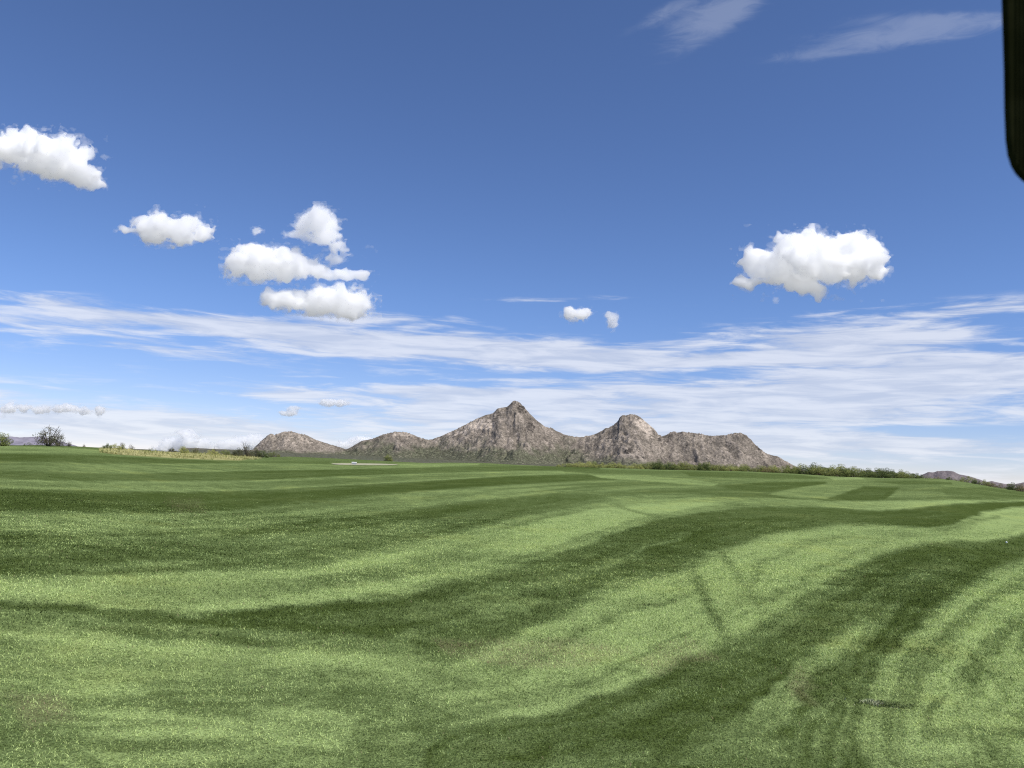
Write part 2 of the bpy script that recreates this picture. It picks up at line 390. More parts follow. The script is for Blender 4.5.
gcol = t.mix(t.m('MULTIPLY', t.attr("brown").outputs['Fac'], t.rng(nB, 0.3, 0.7, 0.3, 1.0)), gcol, (0.20, 0.155, 0.095))
gcol = t.mix(t.attr("dry").outputs['Fac'], gcol, t.mix(t.rng(t.noise(pos, 0.9, 4.0), .35, .65), (0.20, 0.20, 0.07), (0.42, 0.39, 0.18)))
# desert plain beyond the crest
s1 = t.noise(pos, 0.02, 5.0, 0.65); s2 = t.noise(pos, 0.11, 3.0, 0.7)
desert = t.mix(t.rng(s1, 0.35, 0.65), (0.075, 0.078, 0.045), (0.13, 0.118, 0.075))
desert = t.mix(t.rng(s2, 0.50, 0.62, 0, 0.75), desert, (0.038, 0.048, 0.026))
col = t.mix(t.attr("turf").outputs['Fac'], desert, gcol)
b = t.n('ShaderNodeBsdfPrincipled'); t.set(b.inputs['Base Color'], col); b.inputs['Roughness'].default_value = 1.0
b.inputs['Specular IOR Level'].default_value = 0.0
bp = t.n('ShaderNodeBump'); bp.inputs['Strength'].default_value = 0.55; bp.inputs['Distance'].default_value = 0.03
t.set(bp.inputs['Height'], t.m('ADD', t.m('MULTIPLY', nC, 1.2), nD)); t.set(b.inputs['Normal'], bp.outputs[0])
t.t.links.new(b.outputs[0], t.n('ShaderNodeOutputMaterial').inputs[0])
z0 = lambda a: np.concatenate([a, [a[0]]])
g = np_mesh("ground", V, np.concatenate([Fq, cap[:, [0, 1, 2, 3]]])[:len(Fq)], gm, True, attrs=dict(mow=z0(mow), brown=z0(brown), turf=z0(turf), dry=z0(dry)))
tag(g, kind='structure')
mow_g = mow.reshape(NR, NA); brown_g = brown.reshape(NR, NA)

def sample_grid(G, x, y):
    r = np.hypot(x, y); a = np.arctan2(x, y)
    fi = np.interp(r, rings, np.arange(NR)); fj = np.interp(a, az, np.arange(NA))
    i = np.clip(fi.astype(int), 0, NR - 2); j = np.clip(fj.astype(int), 0, NA - 2); u = fi - i; v = fj - j
    return (G[i, j] * (1 - u) * (1 - v) + G[i + 1, j] * u * (1 - v) + G[i, j + 1] * (1 - u) * v + G[i + 1, j + 1] * u * v)

# ----------------------------------------------------------------------------- grass blades in the foreground
def blade_mat(name, transl=0.35):
    m, t = material(name)
    c = t.attr("tint").outputs['Color']
    d = t.n('ShaderNodeBsdfDiffuse'); t.set(d.inputs[0], c)
    tr = t.n('ShaderNodeBsdfTranslucent'); t.set(tr.inputs[0], t.mix(1.0, c, (1.05, 1.1, 0.7), 'MULTIPLY'))
    gl = t.n('ShaderNodeBsdfGlossy'); gl.inputs['Roughness'].default_value = 0.45; gl.inputs[0].default_value = (.6, .65, .6, 1)
    mx = t.n('ShaderNodeMixShader'); mx.inputs[0].default_value = transl
    t.t.links.new(d.outputs[0], mx.inputs[1]); t.t.links.new(tr.outputs[0], mx.inputs[2])
    m2 = t.n('ShaderNodeMixShader'); m2.inputs[0].default_value = 0.0
    t.t.links.new(mx.outputs[0], m2.inputs[1]); t.t.links.new(gl.outputs[0], m2.inputs[2])
    t.t.links.new(m2.outputs[0], t.n('ShaderNodeOutputMaterial').inputs[0])
    return m
M_BLADE = blade_mat("grass_blade", .24)

def lerp3(v, stops):
    v = np.clip(v, 0, 1); p = [s[0] for s in stops]; c = np.array([s[1] for s in stops])
    return np.stack([np.interp(v, p, c[:, k]) for k in range(3)], -1)

def blades(x, y, z, length, width, lean, heading, tint):
    """bent two-segment blades: 5 vertices, a quad folded into triangles"""
    n = len(x)
    hx, hy = np.cos(heading), np.sin(heading)
    a = rng.uniform(0, 2 * np.pi, n); sx, sy = np.cos(a) * width / 2, np.sin(a) * width / 2
    base = np.stack([x, y, z], -1)
    side = np.stack([sx, sy, np.zeros(n)], -1)
    mid = base + np.stack([hx * length * np.sin(lean * .5) * .55, hy * length * np.sin(lean * .5) * .55, length * np.cos(lean * .5) * .55], -1)
    tip = mid + np.stack([hx * length * np.sin(lean) * .5, hy * length * np.sin(lean) * .5, length * np.cos(lean) * .5], -1)
    V = np.stack([base - side, base + side, mid + side * .8, mid - side * .8, tip], 1).reshape(-1, 3)
    k = np.arange(n)[:, None] * 5
    T = np.concatenate([k + [[0, 1, 2]], k + [[0, 2, 3]], k + [[3, 2, 4]]], 0)
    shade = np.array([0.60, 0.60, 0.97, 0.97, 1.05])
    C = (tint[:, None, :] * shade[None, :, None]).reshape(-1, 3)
    return V, T, C

nb = 760000
u = rng.random(nb)
ra, rb = 3.0, 34.0
rr = (np.sqrt(ra) + u * (np.sqrt(rb) - np.sqrt(ra))) ** 2
aa = R_(41) * (rng.random(nb) * 2 - 1)
keep = rng.random(nb) < 1 - sstep(9, 34, rr)
rr, aa = rr[keep], aa[keep]
bx, by = rr * np.sin(aa), rr * np.cos(aa)
bz = height(bx, by) - 0.004
mv = sample_grid(mow_g, bx, by); bv = sample_grid(brown_g, bx, by)
n1 = fbm(bx * 0.45 + 31, by * 0.45, 4, 21) - .5; n2 = fbm(bx * 2.6, by * 2.6, 4, 23) - .5; n3 = fbm(bx * 11, by * 11, 3, 25) - .5; n4 = vnoise(bx * 34, by * 34, 27) - .5
lv = mv + n1 * .75 + n2 * 1.05 + n3 * .7 + n4 * .45 + rng.normal(0, .10, len(bx))
tint = lerp3(lv, [(0, (.068, .098, .026)), (.45, (.262, .345, .122)), (1, (.52, .635, .255))])
yel = np.clip(n1 * 2.2 + rng.normal(0, .25, len(bx)), 0, 1)[:, None]
tint = tint * (1 - .3 * yel) + tint * np.array([1.15, 1.02, .7]) * .3 * yel
tint *= np.clip(1 + rng.normal(0, 1, len(bx)) * .34 * np.sqrt(np.clip(5.0 / rr, .12, 1)), .25, 1.3)[:, None]
dead = (rng.random(len(bx)) < .006 + .5 * bv)[:, None]
tint = np.where(dead, np.array([.33, .27, .16]) * rng.uniform(.6, 1.2, len(bx))[:, None], tint)
grow = np.clip(rr / 6.5, 0.8, 3.0)
head = rng.uniform(0, 2 * np.pi, len(bx))
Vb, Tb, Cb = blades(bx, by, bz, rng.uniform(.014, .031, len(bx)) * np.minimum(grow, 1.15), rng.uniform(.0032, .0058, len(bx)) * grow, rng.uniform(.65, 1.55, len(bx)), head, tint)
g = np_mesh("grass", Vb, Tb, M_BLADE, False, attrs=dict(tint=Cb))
tag(g, 'short mown green fairway grass in the foreground', 'grass', kind='stuff')

# strip of tall dry grass on the left crest
na = 9000
sx_ = rng.uniform(100, 262, na); sy_ = np.interp(sx_, [100, 112, 140, 170, 205, 240, 262], [452.5, 454, 456, 458, 459.6, 460.3, 459.6])
pts = []
for k in range(0, 163, 3):
    px = 100 + k; yb = float(np.interp(px, [100, 112, 140, 170, 205, 240, 262], [452.5, 454, 456, 458, 459.6, 460.3, 459.6]))
    g0 = ground_at(px, yb); pts.append((px, math.hypot(g0[0], g0[1])))
pts = np.array(pts)
rn = np.interp(sx_, pts[:, 0], pts[:, 1]); a_ = np.interp(sx_, *_COLAZ); rf = np.interp(a_, _ea, _eR)
rr = rn + (rf * 1.02 - rn) * rng.random(na) ** 1.4
dx, dy = rr * np.sin(a_), rr * np.cos(a_)
dn = fbm(dx / 3.0, dy / 3.0, 3, 41)
keep = dn > .47
dx, dy, rr, dn = dx[keep], dy[keep], rr[keep], dn[keep]
n_ = len(dx)
tint = lerp3(np.clip(rng.random(n_) * .6 + 1.6 * (fbm(dx / 2.2, dy / 2.2, 3, 43) - .38), 0, 1), [(0, (.17, .21, .06)), (.5, (.50, .47, .20)), (1, (.66, .60, .32))])
Vb, Tb, Cb = blades(dx, dy, height(dx, dy) - .02, rng.uniform(.10, .36, n_) * (0.2 + 1.2 * dn), rng.uniform(.02, .05, n_), rng.uniform(.2, 1.2, n_), rng.uniform(0, 6.28, n_), tint)
g = np_mesh("dry_grass", Vb, Tb, M_BLADE, False, attrs=dict(tint=Cb))
tag(g, 'strip of pale yellow dry grass along the left crest of the fairway', 'grass', kind='stuff')

# ----------------------------------------------------------------------------- mountains
def mountain(name, sil, D, r_in, mat, pale=(), veg=None, foot=-13.0, bajada=26.0, slope=1.9, seed=1, daz=0.045, dr=3.2, rough=1.0, jag=0.35):
    sil = np.array(sil, float)
    sa, se = azel(sil[:, 0], sil[:, 1])
    a = np.arange(sa[0], sa[-1], R_(daz)); na = len(a)
    S = np.interp(a, sa, se)
    S = S + (fbm(a * D / 9.0, a * 0 + seed, 3, seed + 3) - .5) * jag * 2 / F * np.clip((S * F - 2) / 12, 0.2, 1)
    Hm = S * D + CAMZ
    rr = np.concatenate([np.linspace(r_in, D * .80, 60)[:-1], np.arange(D * .80, D + 60, dr), np.linspace(D + 64, D + 420, 30)])
    A, Rr = np.meshgrid(a, rr, indexing='ij')
    X, Y = Rr * np.sin(A), Rr * np.cos(A)
    hb = foot + bajada * np.clip((Rr - r_in) / (D - r_in), 0, 1) ** 1.3
    hbD = foot + bajada
    Hr = np.maximum(Hm - hbD, 0.5)[:, None]
    # smooth run-out width
    k = np.ones(61) / 61; Hs = np.convolve(np.pad(Hr[:, 0], 30, 'edge'), k, 'valid')[:, None]
    Wf = np.maximum(Hs * slope, 60)
    warp = (fbm(X / 160, Y / 160, 3, seed + 7) - .5)
    tt = np.clip((Rr - (D - Wf)) / Wf + warp * .10, 0, 1.0)
    tb = np.clip((Rr - D) / (Hs * 1.6 + 60), 0, 1)
    p = .35 * tt + .65 * tt ** 1.7
    p = np.where(Rr > D, (1 - tb) ** 1.3, p)
    rid = 1 - np.abs(2 * fbm(X / 95 + warp * 1.2, Y / 260 + warp, 4, seed + 1) - 1) * 2.2
    rid2 = 1 - np.abs(2 * fbm(X / 38 + warp * 2, Y / 90, 4, seed + 2) - 1) * 2.2
    env = 4 * tt * (1 - tt)
    bould = fbm(X / 14, Y / 14, 4, seed + 4, .65) - .5
    crag = np.maximum(fbm(X / 34, Y / 34, 4, seed + 5, .6) - .52, 0)
    det = Hs * (.12 * (rid - .4) * env + .035 * (rid2 - .4) * env) + rough * (6.0 * bould + 26 * crag) * np.clip(tt * 3, 0, 1) * np.clip(Hs / 50, .15, 1)
    h = Hr * p + np.where(Rr > D, 0, det)
    Z = hb + h
    Sa = ((Z - CAMZ) / Rr).max(1)
    sc = np.clip((S + 1e-4 - (hbD - CAMZ) / D) / np.maximum(Sa - (hbD - CAMZ) / D, 1e-4), .5, 1.6)
    sc = np.convolve(np.pad(sc, 2, 'edge'), np.ones(5) / 5, 'valid')[:, None]
    Z = hb + h * sc
    V = np.stack([X, Y, Z], -1).reshape(-1, 3)
    n1, n2 = na, len(rr)
    i = (np.arange(n1 - 1)[:, None] * n2 + np.arange(n2 - 1)[None, :])
    Fq = np.stack([i, i + n2, i + n2 + 1, i + 1], -1).reshape(-1, 4)
    rock = np.clip(h * sc / 110, 0, 1)
    mu, mv_, _ = chart(X.ravel(), Y.ravel(), Z.ravel())
    pl = np.zeros(len(mu))
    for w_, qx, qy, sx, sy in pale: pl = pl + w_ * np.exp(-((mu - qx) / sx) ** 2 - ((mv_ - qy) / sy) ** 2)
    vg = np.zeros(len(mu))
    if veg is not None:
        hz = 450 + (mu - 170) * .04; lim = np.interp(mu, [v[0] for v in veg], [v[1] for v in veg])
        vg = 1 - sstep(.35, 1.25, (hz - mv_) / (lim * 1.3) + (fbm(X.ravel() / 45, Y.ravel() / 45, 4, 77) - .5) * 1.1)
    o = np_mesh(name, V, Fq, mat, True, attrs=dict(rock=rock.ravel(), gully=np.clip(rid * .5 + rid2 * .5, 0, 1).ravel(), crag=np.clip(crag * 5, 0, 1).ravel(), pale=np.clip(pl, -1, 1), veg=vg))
    return tag(o, kind='structure')

def rock_mat(name, base, light, darkc, green, speck=0.11, haze=None):
    m, t = material(name)
    pos = t.n('ShaderNodeNewGeometry').outputs['Position']
    rock = t.attr("rock").outputs['Fac']; gul = t.attr("gully").outputs['Fac']; cr = t.attr("crag").outputs['Fac']
    n1 = t.noise(pos, 0.009, 5.0, .62, .6); n2 = t.noise(pos, .03, 5.0, .7); n3 = t.noise(pos, speck, 3.0, .75); n4 = t.noise(pos, speck * 2.3, 2.0, .8)
    c = t.mix(t.rng(n1, .38, .64), tuple(x * .80 for x in base), tuple(x * 1.12 for x in base))
    c = t.mix(t.m('MULTIPLY', t.rng(n2, .50, .66), t.rng(rock, .1, .5), clamp=True), c, light)
    c = t.mix(t.m('MULTIPLY', cr, .7, clamp=True), c, light)
    c = t.mix(t.rng(n3, .52, .66, 0, .75), c, light)
    c = t.mix(t.rng(n4, .54, .66, 0, .85), c, darkc)
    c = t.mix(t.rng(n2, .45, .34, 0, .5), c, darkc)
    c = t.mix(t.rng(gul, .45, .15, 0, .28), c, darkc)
    pa = t.attr("pale").outputs['Fac']; vg = t.attr("veg").outputs['Fac']
    def cells(sc):
        nd = t.n('ShaderNodeTexVoronoi'); t.set(nd.inputs['Vector'], pos); nd.inputs['Scale'].default_value = sc
        return t.m('MULTIPLY', nd.outputs['Color'], 1.0)
    v1 = cells(speck * .75); v2 = cells(speck * 1.7)
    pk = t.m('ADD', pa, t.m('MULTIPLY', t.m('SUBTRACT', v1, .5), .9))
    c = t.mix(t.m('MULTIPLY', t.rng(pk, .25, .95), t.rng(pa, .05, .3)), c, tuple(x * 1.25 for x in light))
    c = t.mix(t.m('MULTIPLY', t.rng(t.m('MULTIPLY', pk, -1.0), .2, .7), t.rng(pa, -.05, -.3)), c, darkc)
    g = t.mix(t.rng(n3, .42, .60), green, tuple(x * .42 for x in green))
    g = t.mix(t.rng(v2, .80, .95, 0, .35), g, light)
    c = t.mix(t.m('MULTIPLY', vg, .88), c, g)
    k = t.m('ADD', t.m('MULTIPLY', v1, .30), t.m('MULTIPLY', v2, .80))
    k = t.m('ADD', k, .45)
    kk = t.n('ShaderNodeCombineXYZ'); [t.set(kk.inputs[i], k) for i in range(3)]
    c = t.mix(1.0, c, kk.outputs[0], 'MULTIPLY')
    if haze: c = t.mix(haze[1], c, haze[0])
    b = t.n('ShaderNodeBsdfPrincipled'); t.set(b.inputs['Base Color'], c); b.inputs['Roughness'].default_value = .9; b.inputs['Specular IOR Level'].default_value = .1
    bp = t.n('ShaderNodeBump'); bp.inputs['Strength'].default_value = .8; bp.inputs['Distance'].default_value = 3.0
    t.set(bp.inputs['Height'], t.m('ADD', n3, t.m('MULTIPLY', n4, .7))); t.set(b.inputs['Normal'], bp.outputs[0])
    t.t.links.new(b.outputs[0], t.n('ShaderNodeOutputMaterial').inputs[0])
    return m

M_ROCK = rock_mat("desert_rock", (.208, .178, .141), (.345, .292, .236), (.070, .060, .050), (.118, .125, .075))
SIL = [(180, 462), (225, 460), (240, 456), (252, 450), (259, 443), (268, 435), (271, 433.3), (274, 434.8), (278, 433.6), (284, 431.6), (290, 431.3), (296, 432.7), (306, 435), (312, 438),
       (318, 440.6), (332, 445), (346, 449.2), (349, 448.4), (362, 440.8), (373, 438.6), (382, 435), (391, 432.7), (398, 431.6), (406, 432), (413, 434.8), (420, 437.7), (427, 439.8), (432, 439.3), (443, 435.4),
       (455, 430), (467, 423.7), (478.6, 417.9), (485.6, 415), (492.7, 413.4), (497.3, 408.8), (501, 407.7), (506.7, 407), (510, 404.4), (513, 401), (515.5, 400.6), (519.6, 402.6), (523, 405.8), (527.8, 411.4),
       (533.7, 417.6), (540, 423), (544.6, 426.4), (549, 428), (552, 427.8), (555.6, 430.5), (563.7, 434.4), (574, 436.6), (580, 437.2), (588.6, 435.9), (597.4, 433.4), (603, 430), (605.4, 428.4), (607.6, 428.1), (613.5, 424.9),
       (618, 421.2), (619.6, 417.3), (622.3, 415.4), (627.4, 415.1), (631, 414.2), (634.7, 414.5), (640, 416.8), (644.3, 420.5), (649.4, 424.9), (654.5, 429.3), (658.2, 434.4), (661, 436), (665, 435.6), (669.6, 432.8), (674.4, 431.1),
       (677, 432.8), (683.2, 431.7), (694, 433), (701, 433.9), (706.5, 435.5), (714.7, 435.8), (725.6, 435.2), (733.8, 433.2), (740.7, 432.8), (746, 435.2), (751, 439.6), (755.7, 445), (759.8, 448.5), (765.3, 453), (773.5, 455.7),
       (777.6, 456.2), (783, 459.4), (789, 463), (800, 469), (815, 474), (850, 480)]
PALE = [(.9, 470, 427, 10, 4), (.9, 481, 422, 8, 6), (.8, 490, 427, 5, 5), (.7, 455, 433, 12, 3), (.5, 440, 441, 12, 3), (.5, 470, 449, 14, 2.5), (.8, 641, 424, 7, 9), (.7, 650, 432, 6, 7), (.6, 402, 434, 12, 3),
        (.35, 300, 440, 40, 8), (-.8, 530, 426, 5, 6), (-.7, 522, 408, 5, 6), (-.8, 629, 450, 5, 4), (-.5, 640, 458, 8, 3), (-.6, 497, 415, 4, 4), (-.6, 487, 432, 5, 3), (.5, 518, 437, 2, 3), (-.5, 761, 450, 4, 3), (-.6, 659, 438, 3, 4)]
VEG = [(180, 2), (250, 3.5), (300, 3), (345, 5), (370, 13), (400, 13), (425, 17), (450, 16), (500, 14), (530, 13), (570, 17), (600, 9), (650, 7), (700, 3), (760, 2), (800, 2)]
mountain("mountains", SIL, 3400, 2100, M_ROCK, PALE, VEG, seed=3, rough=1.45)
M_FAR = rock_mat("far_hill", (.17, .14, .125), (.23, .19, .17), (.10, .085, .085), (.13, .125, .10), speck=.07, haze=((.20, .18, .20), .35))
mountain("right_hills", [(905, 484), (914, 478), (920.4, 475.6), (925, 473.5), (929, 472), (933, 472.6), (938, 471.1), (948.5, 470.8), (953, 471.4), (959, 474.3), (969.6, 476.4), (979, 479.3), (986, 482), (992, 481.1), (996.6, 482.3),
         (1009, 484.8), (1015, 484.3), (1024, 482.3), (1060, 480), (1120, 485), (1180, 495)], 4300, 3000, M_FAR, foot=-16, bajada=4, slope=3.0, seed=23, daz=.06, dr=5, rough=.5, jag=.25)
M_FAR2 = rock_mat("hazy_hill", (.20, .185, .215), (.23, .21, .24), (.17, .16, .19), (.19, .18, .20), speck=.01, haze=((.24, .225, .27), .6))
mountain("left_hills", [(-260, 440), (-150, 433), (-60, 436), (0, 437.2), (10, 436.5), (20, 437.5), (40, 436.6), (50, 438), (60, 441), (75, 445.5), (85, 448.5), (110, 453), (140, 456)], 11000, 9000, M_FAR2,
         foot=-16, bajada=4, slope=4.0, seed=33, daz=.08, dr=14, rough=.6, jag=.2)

# ----------------------------------------------------------------------------- bushes
def leaf_mat(name, c0, c1, c2):
    m, t = material(name)
    oi = t.n('ShaderNodeObjectInfo').outputs['Random']
    tt = t.attr("tone").outputs['Fac']
    c = t.ramp(tt, [(0, c0), (.5, c1), (1, c2)])
    c = t.mix(1.0, c, t.mix(oi, (.82, .86, .8), (1.18, 1.12, 1.1)), 'MULTIPLY')
    d = t.n('ShaderNodeBsdfDiffuse'); t.set(d.inputs[0], c)
    tr = t.n('ShaderNodeBsdfTranslucent'); t.set(tr.inputs[0], c)
    mx = t.n('ShaderNodeMixShader'); mx.inputs[0].default_value = .3
    t.t.links.new(d.outputs[0], mx.inputs[1]); t.t.links.new(tr.outputs[0], mx.inputs[2])
    t.t.links.new(mx.outputs[0], t.n('ShaderNodeOutputMaterial').inputs[0])
    return m
LEAF = {
 'pale': leaf_mat("pale_leaf", (0.211, 0.238, 0.073), (0.475, 0.488, 0.178), (0.620, 0.620, 0.290)),
 'olive': leaf_mat("olive_leaf", (0.125, 0.143, 0.048), (0.317, 0.343, 0.121), (0.515, 0.515, 0.205)),
 'dark': leaf_mat("dark_leaf", (0.059, 0.082, 0.029), (0.165, 0.205, 0.074), (0.304, 0.343, 0.132)),
 'twiggy': leaf_mat("sparse_leaf", (.085, .088, .05), (.165, .165, .095), (.26, .25, .15)),
 'straw': leaf_mat("straw_leaf", (.16, .135, .06), (.30, .25, .13), (.42, .36, .20)),
}
M_STEM = simple_mat("bush_stem", (.11, .09, .065), .9, .3, 5)

def tubes(paths, sides=4):
    Vs, Fs, off = [], [], 0
    for P, rad in paths:
        P = np.array(P); n = len(P)
        for k in range(n):
            d = P[min(k + 1, n - 1)] - P[max(k - 1, 0)]; d = d / (np.linalg.norm(d) + 1e-9)
            s = np.cross(d, [0.3, 0.9, 0.1]); s /= np.linalg.norm(s) + 1e-9; q = np.cross(d, s)
            for j in range(sides):
                an = 2 * math.pi * j / sides
                Vs.append(P[k] + (s * math.cos(an) + q * math.sin(an)) * rad[k])
        for k in range(n - 1):
            for j in range(sides):
                a = off + k * sides + j; b_ = off + k * sides + (j + 1) % sides
                Fs.append((a, b_, b_ + sides, a + sides))
        off += n * sides
    return np.array(Vs), np.array(Fs)

def bush_meshes(seed, aspect=1.3, nleaf=1500, leaf=.075, clumps=16, airy=0.0, nstem=9, tall=0.0):
    """a shrub one metre high: leafy clumps held by branching stems"""
    g = np.random.default_rng(seed)
    cl, paths = [], []
    for k in range(clumps):
        a = g.uniform(0, 2 * math.pi); rad = math.sqrt(g.random()) * aspect * .42
        hz = g.uniform(.10, .78) * (1 - .45 * (rad / (aspect * .5)) ** 2)
        cl.append((rad * math.cos(a), rad * math.sin(a), hz, g.uniform(.13, .25)))
    cl.append((0.05 * g.normal(), .05 * g.normal(), .78, .2))
    if not airy:
        for k in range(9):
            a = g.uniform(0, 6.28); cl.append((aspect * .40 * math.cos(a), aspect * .40 * math.sin(a), g.uniform(.08, .2), g.uniform(.14, .22)))
    for k in range(nstem):
        if k < len(cl): tx, ty, tz, _ = cl[k]
        else:
            a = g.uniform(0, 6.28); tx, ty, tz = .5 * aspect * math.cos(a) * .6, .5 * aspect * math.sin(a) * .6, g.uniform(.5, 1)
        if tall: tz = tz * (1 + tall * g.random()); tx *= 1.1; ty *= 1.1
        p1 = np.array([tx * .35 + g.normal() * .02, ty * .35 + g.normal() * .02, tz * .45])
        p2 = np.array([tx * .75 + g.normal() * .04, ty * .75 + g.normal() * .04, tz * .8])
        p3 = np.array([tx, ty, tz])
        w = .022 if not tall else .016
        paths.append(([np.array([tx * .06, ty * .06, -.05]), p1, p2, p3], [w, w * .7, w * .45, w * .2]))
        for q in range(3 if tall else 1):
            e = p1 + (p3 - p1) * g.uniform(.2, .8); d = g.normal(size=3) * [.12, .12, .05] + [0, 0, .14 + .1 * tall]
            paths.append(([e, e + d * .6, e + d], [w * .45, w * .3, w * .12]))
    cl = np.array(cl)
    # leaves on and in the clumps
    ci = g.choice(len(cl), nleaf, p=cl[:, 3] ** 2 / (cl[:, 3] ** 2).sum())
    d = g.normal(size=(nleaf, 3)); d /= np.linalg.norm(d, axis=1)[:, None]
    rad = cl[ci, 3] * g.uniform(.45, 1.12, nleaf) ** (1 / (1.5 + airy))
    P = cl[ci, :3] + d * rad[:, None] * [1, 1, .85]
    P[:, 2] = np.maximum(P[:, 2], .02 + .08 * g.random(nleaf))
    nrm = d * .8 + g.normal(size=(nleaf, 3)) * .6 + [0, 0, .25]; nrm /= np.linalg.norm(nrm, axis=1)[:, None]
    t1 = np.cross(nrm, g.normal(size=(nleaf, 3))); t1 /= np.linalg.norm(t1, axis=1)[:, None]; t2 = np.cross(nrm, t1)
    L = (leaf * g.uniform(.6, 1.4, nleaf))[:, None]; w = L * g.uniform(.35, .6, nleaf)[:, None]
    V = np.stack([P - t1 * L * .5, P + t2 * w * .5, P + t1 * L * .5, P - t2 * w * .5], 1).reshape(-1, 3)
    Fq = np.arange(nleaf * 4).reshape(-1, 4)
    tone = np.clip(.2 + .38 * P[:, 2] + g.normal(0, .14, nleaf) + (g.random(len(cl))[ci] - .5) * .35, 0, 1)
    Vs, Fs = tubes(paths)
    return V, Fq, np.repeat(tone, 4), Vs, Fs

PROTO = {}
def proto(kind, shape, seed):
    key = (kind, shape, seed)
    if key in PROTO: return PROTO[key]
    kw = dict(round=dict(aspect=1.35, nleaf=3600, leaf=.055), wide=dict(aspect=2.1, nleaf=4000, leaf=.055, clumps=26), upright=dict(aspect=.9, nleaf=2800, leaf=.055, clumps=14),
              twigs=dict(aspect=1.15, nleaf=1100, leaf=.05, clumps=20, airy=1.5, nstem=30, tall=.45), low=dict(aspect=2.4, nleaf=900, clumps=16))[shape]
    V, Fq, tone, Vs, Fs = bush_meshes(seed, **kw)
    fo = np_mesh("foliage", V, Fq, LEAF[kind], False, attrs=dict(tone=tone)); st = np_mesh("stem", Vs, Fs, M_STEM, True)
    fm, sm = fo.data, st.data
    bpy.data.objects.remove(fo); bpy.data.objects.remove(st)
    PROTO[key] = (fm, sm); return PROTO[key]

def bush(px, r, hpx, kind, shape, label, group=None, wide=1.0, seed=None, sink=0.03, name="bush"):
    x, y, z = on_ground(px, r)
    s = hpx * r / F
    rt_ = empty(name, (x, y, z - sink), random.uniform(0, 6.28))
    fm, sm = proto(kind, shape, seed if seed is not None else random.randint(0, 3))
    for nm, me in (("foliage", fm), ("stem", sm)):
        o = bpy.data.objects.new(nm, me); COL.objects.link(o); o.parent = rt_
        o.scale = (s * wide, s * wide, s)
    return tag(rt_, label, 'bush', group)

def edgeR(px): return float(np.interp(np.interp(px, *_COLAZ), _ea, _eR))

# left crest
bush(1, edgeR(1) - 2, 13, 'olive', 'upright', 'yellow-green bush on the crest cut by the left edge of the view', wide=1.25, seed=0)
bush(29, edgeR(29) - 1, 3.5, 'dark', 'low', 'tiny dark shrub on the crest between the yellow-green bush and the tall twiggy bush')
bush(49, edgeR(49) - 3, 18, 'twiggy', 'twigs', 'tall grey-green bush with bare twigs sticking up on the left crest', wide=1.15, seed=5)
bush(58, edgeR(58) - 2, 12, 'twiggy', 'twigs', 'lower right part of the twiggy bush clump on the left crest', seed=6)
bush(69, edgeR(69) - 2, 4.5, 'twiggy', 'twigs', 'small sparse shrub just right of the tall twiggy bush on the left crest', seed=7)
bush(84, edgeR(84) - 1, 2.6, 'straw', 'twigs', 'faint dry weed tuft on the bare left crest line', seed=7)
bush(107, edgeR(107) - 4, 6, 'dark', 'round', 'small dark round bush at the left end of the dry grass strip', seed=1)
bush(115, edgeR(115) - 5, 6.5, 'pale', 'wide', 'pale low bush beside the dark round one, left end of the dry grass strip', seed=1)
bush(122, edgeR(122) - 3, 7, 'olive', 'twigs', 'olive bush with fine twigs rising from the left end of the dry grass', seed=5)
bush(131, edgeR(131) - 2, 5, 'twiggy', 'twigs', 'low grey twiggy shrub right of the olive bush on the dry strip', seed=6)
bush(152, edgeR(152) - 4, 4, 'olive', 'low', 'flat olive shrub in the middle of the dry grass strip', seed=2)
bush(172, edgeR(172) - 1, 5, 'twiggy', 'round', 'small dark grey shrub on the skyline above the dry grass strip', seed=3)
bush(184, edgeR(184) - 5, 7.5, 'pale', 'round', 'round yellow-green bush in the dry grass strip', seed=0)
bush(196, edgeR(196) - 4, 6, 'olive', 'twigs', 'olive shrub with twigs right of the round yellow-green bush', seed=5)
bush(213, edgeR(213) - 9, 6, 'pale', 'wide', 'pale rounded shrub near the right end of the dry grass strip', seed=2)
bush(214, edgeR(214), 5.5, 'twiggy', 'twigs', 'thin grey shrub standing on the skyline behind the pale rounded shrub', seed=7)
bush(225, edgeR(225) - 2, 6, 'olive', 'wide', 'low olive bush at the right end of the dry grass strip', seed=3)
bush(238, edgeR(238) - 4, 9, 'twiggy', 'round', 'brown-olive bush at the left side of the clump below the first hill', seed=1)
bush(247, edgeR(247) - 5, 12, 'twiggy', 'twigs', 'tallest twiggy brown bush of the clump in front of the first hill', wide=1.2, seed=6)
bush(256, edgeR(256) - 4, 10, 'twiggy', 'round', 'brown bush in the right half of the clump in front of the first hill', seed=2)
bush(263, edgeR(263) - 6, 8, 'dark', 'round', 'dark green bush at the right end of the clump in front of the first hill', seed=0)
bush(274, edgeR(274) + 4, 6, 'olive', 'wide', 'low green shrub just right of the clump below the first hill', seed=1)
bush(388, edgeR(388) + 1, 8, 'olive', 'upright', 'single hazy olive bush behind the sand bunker below the second hill', wide=1.2, seed=3)
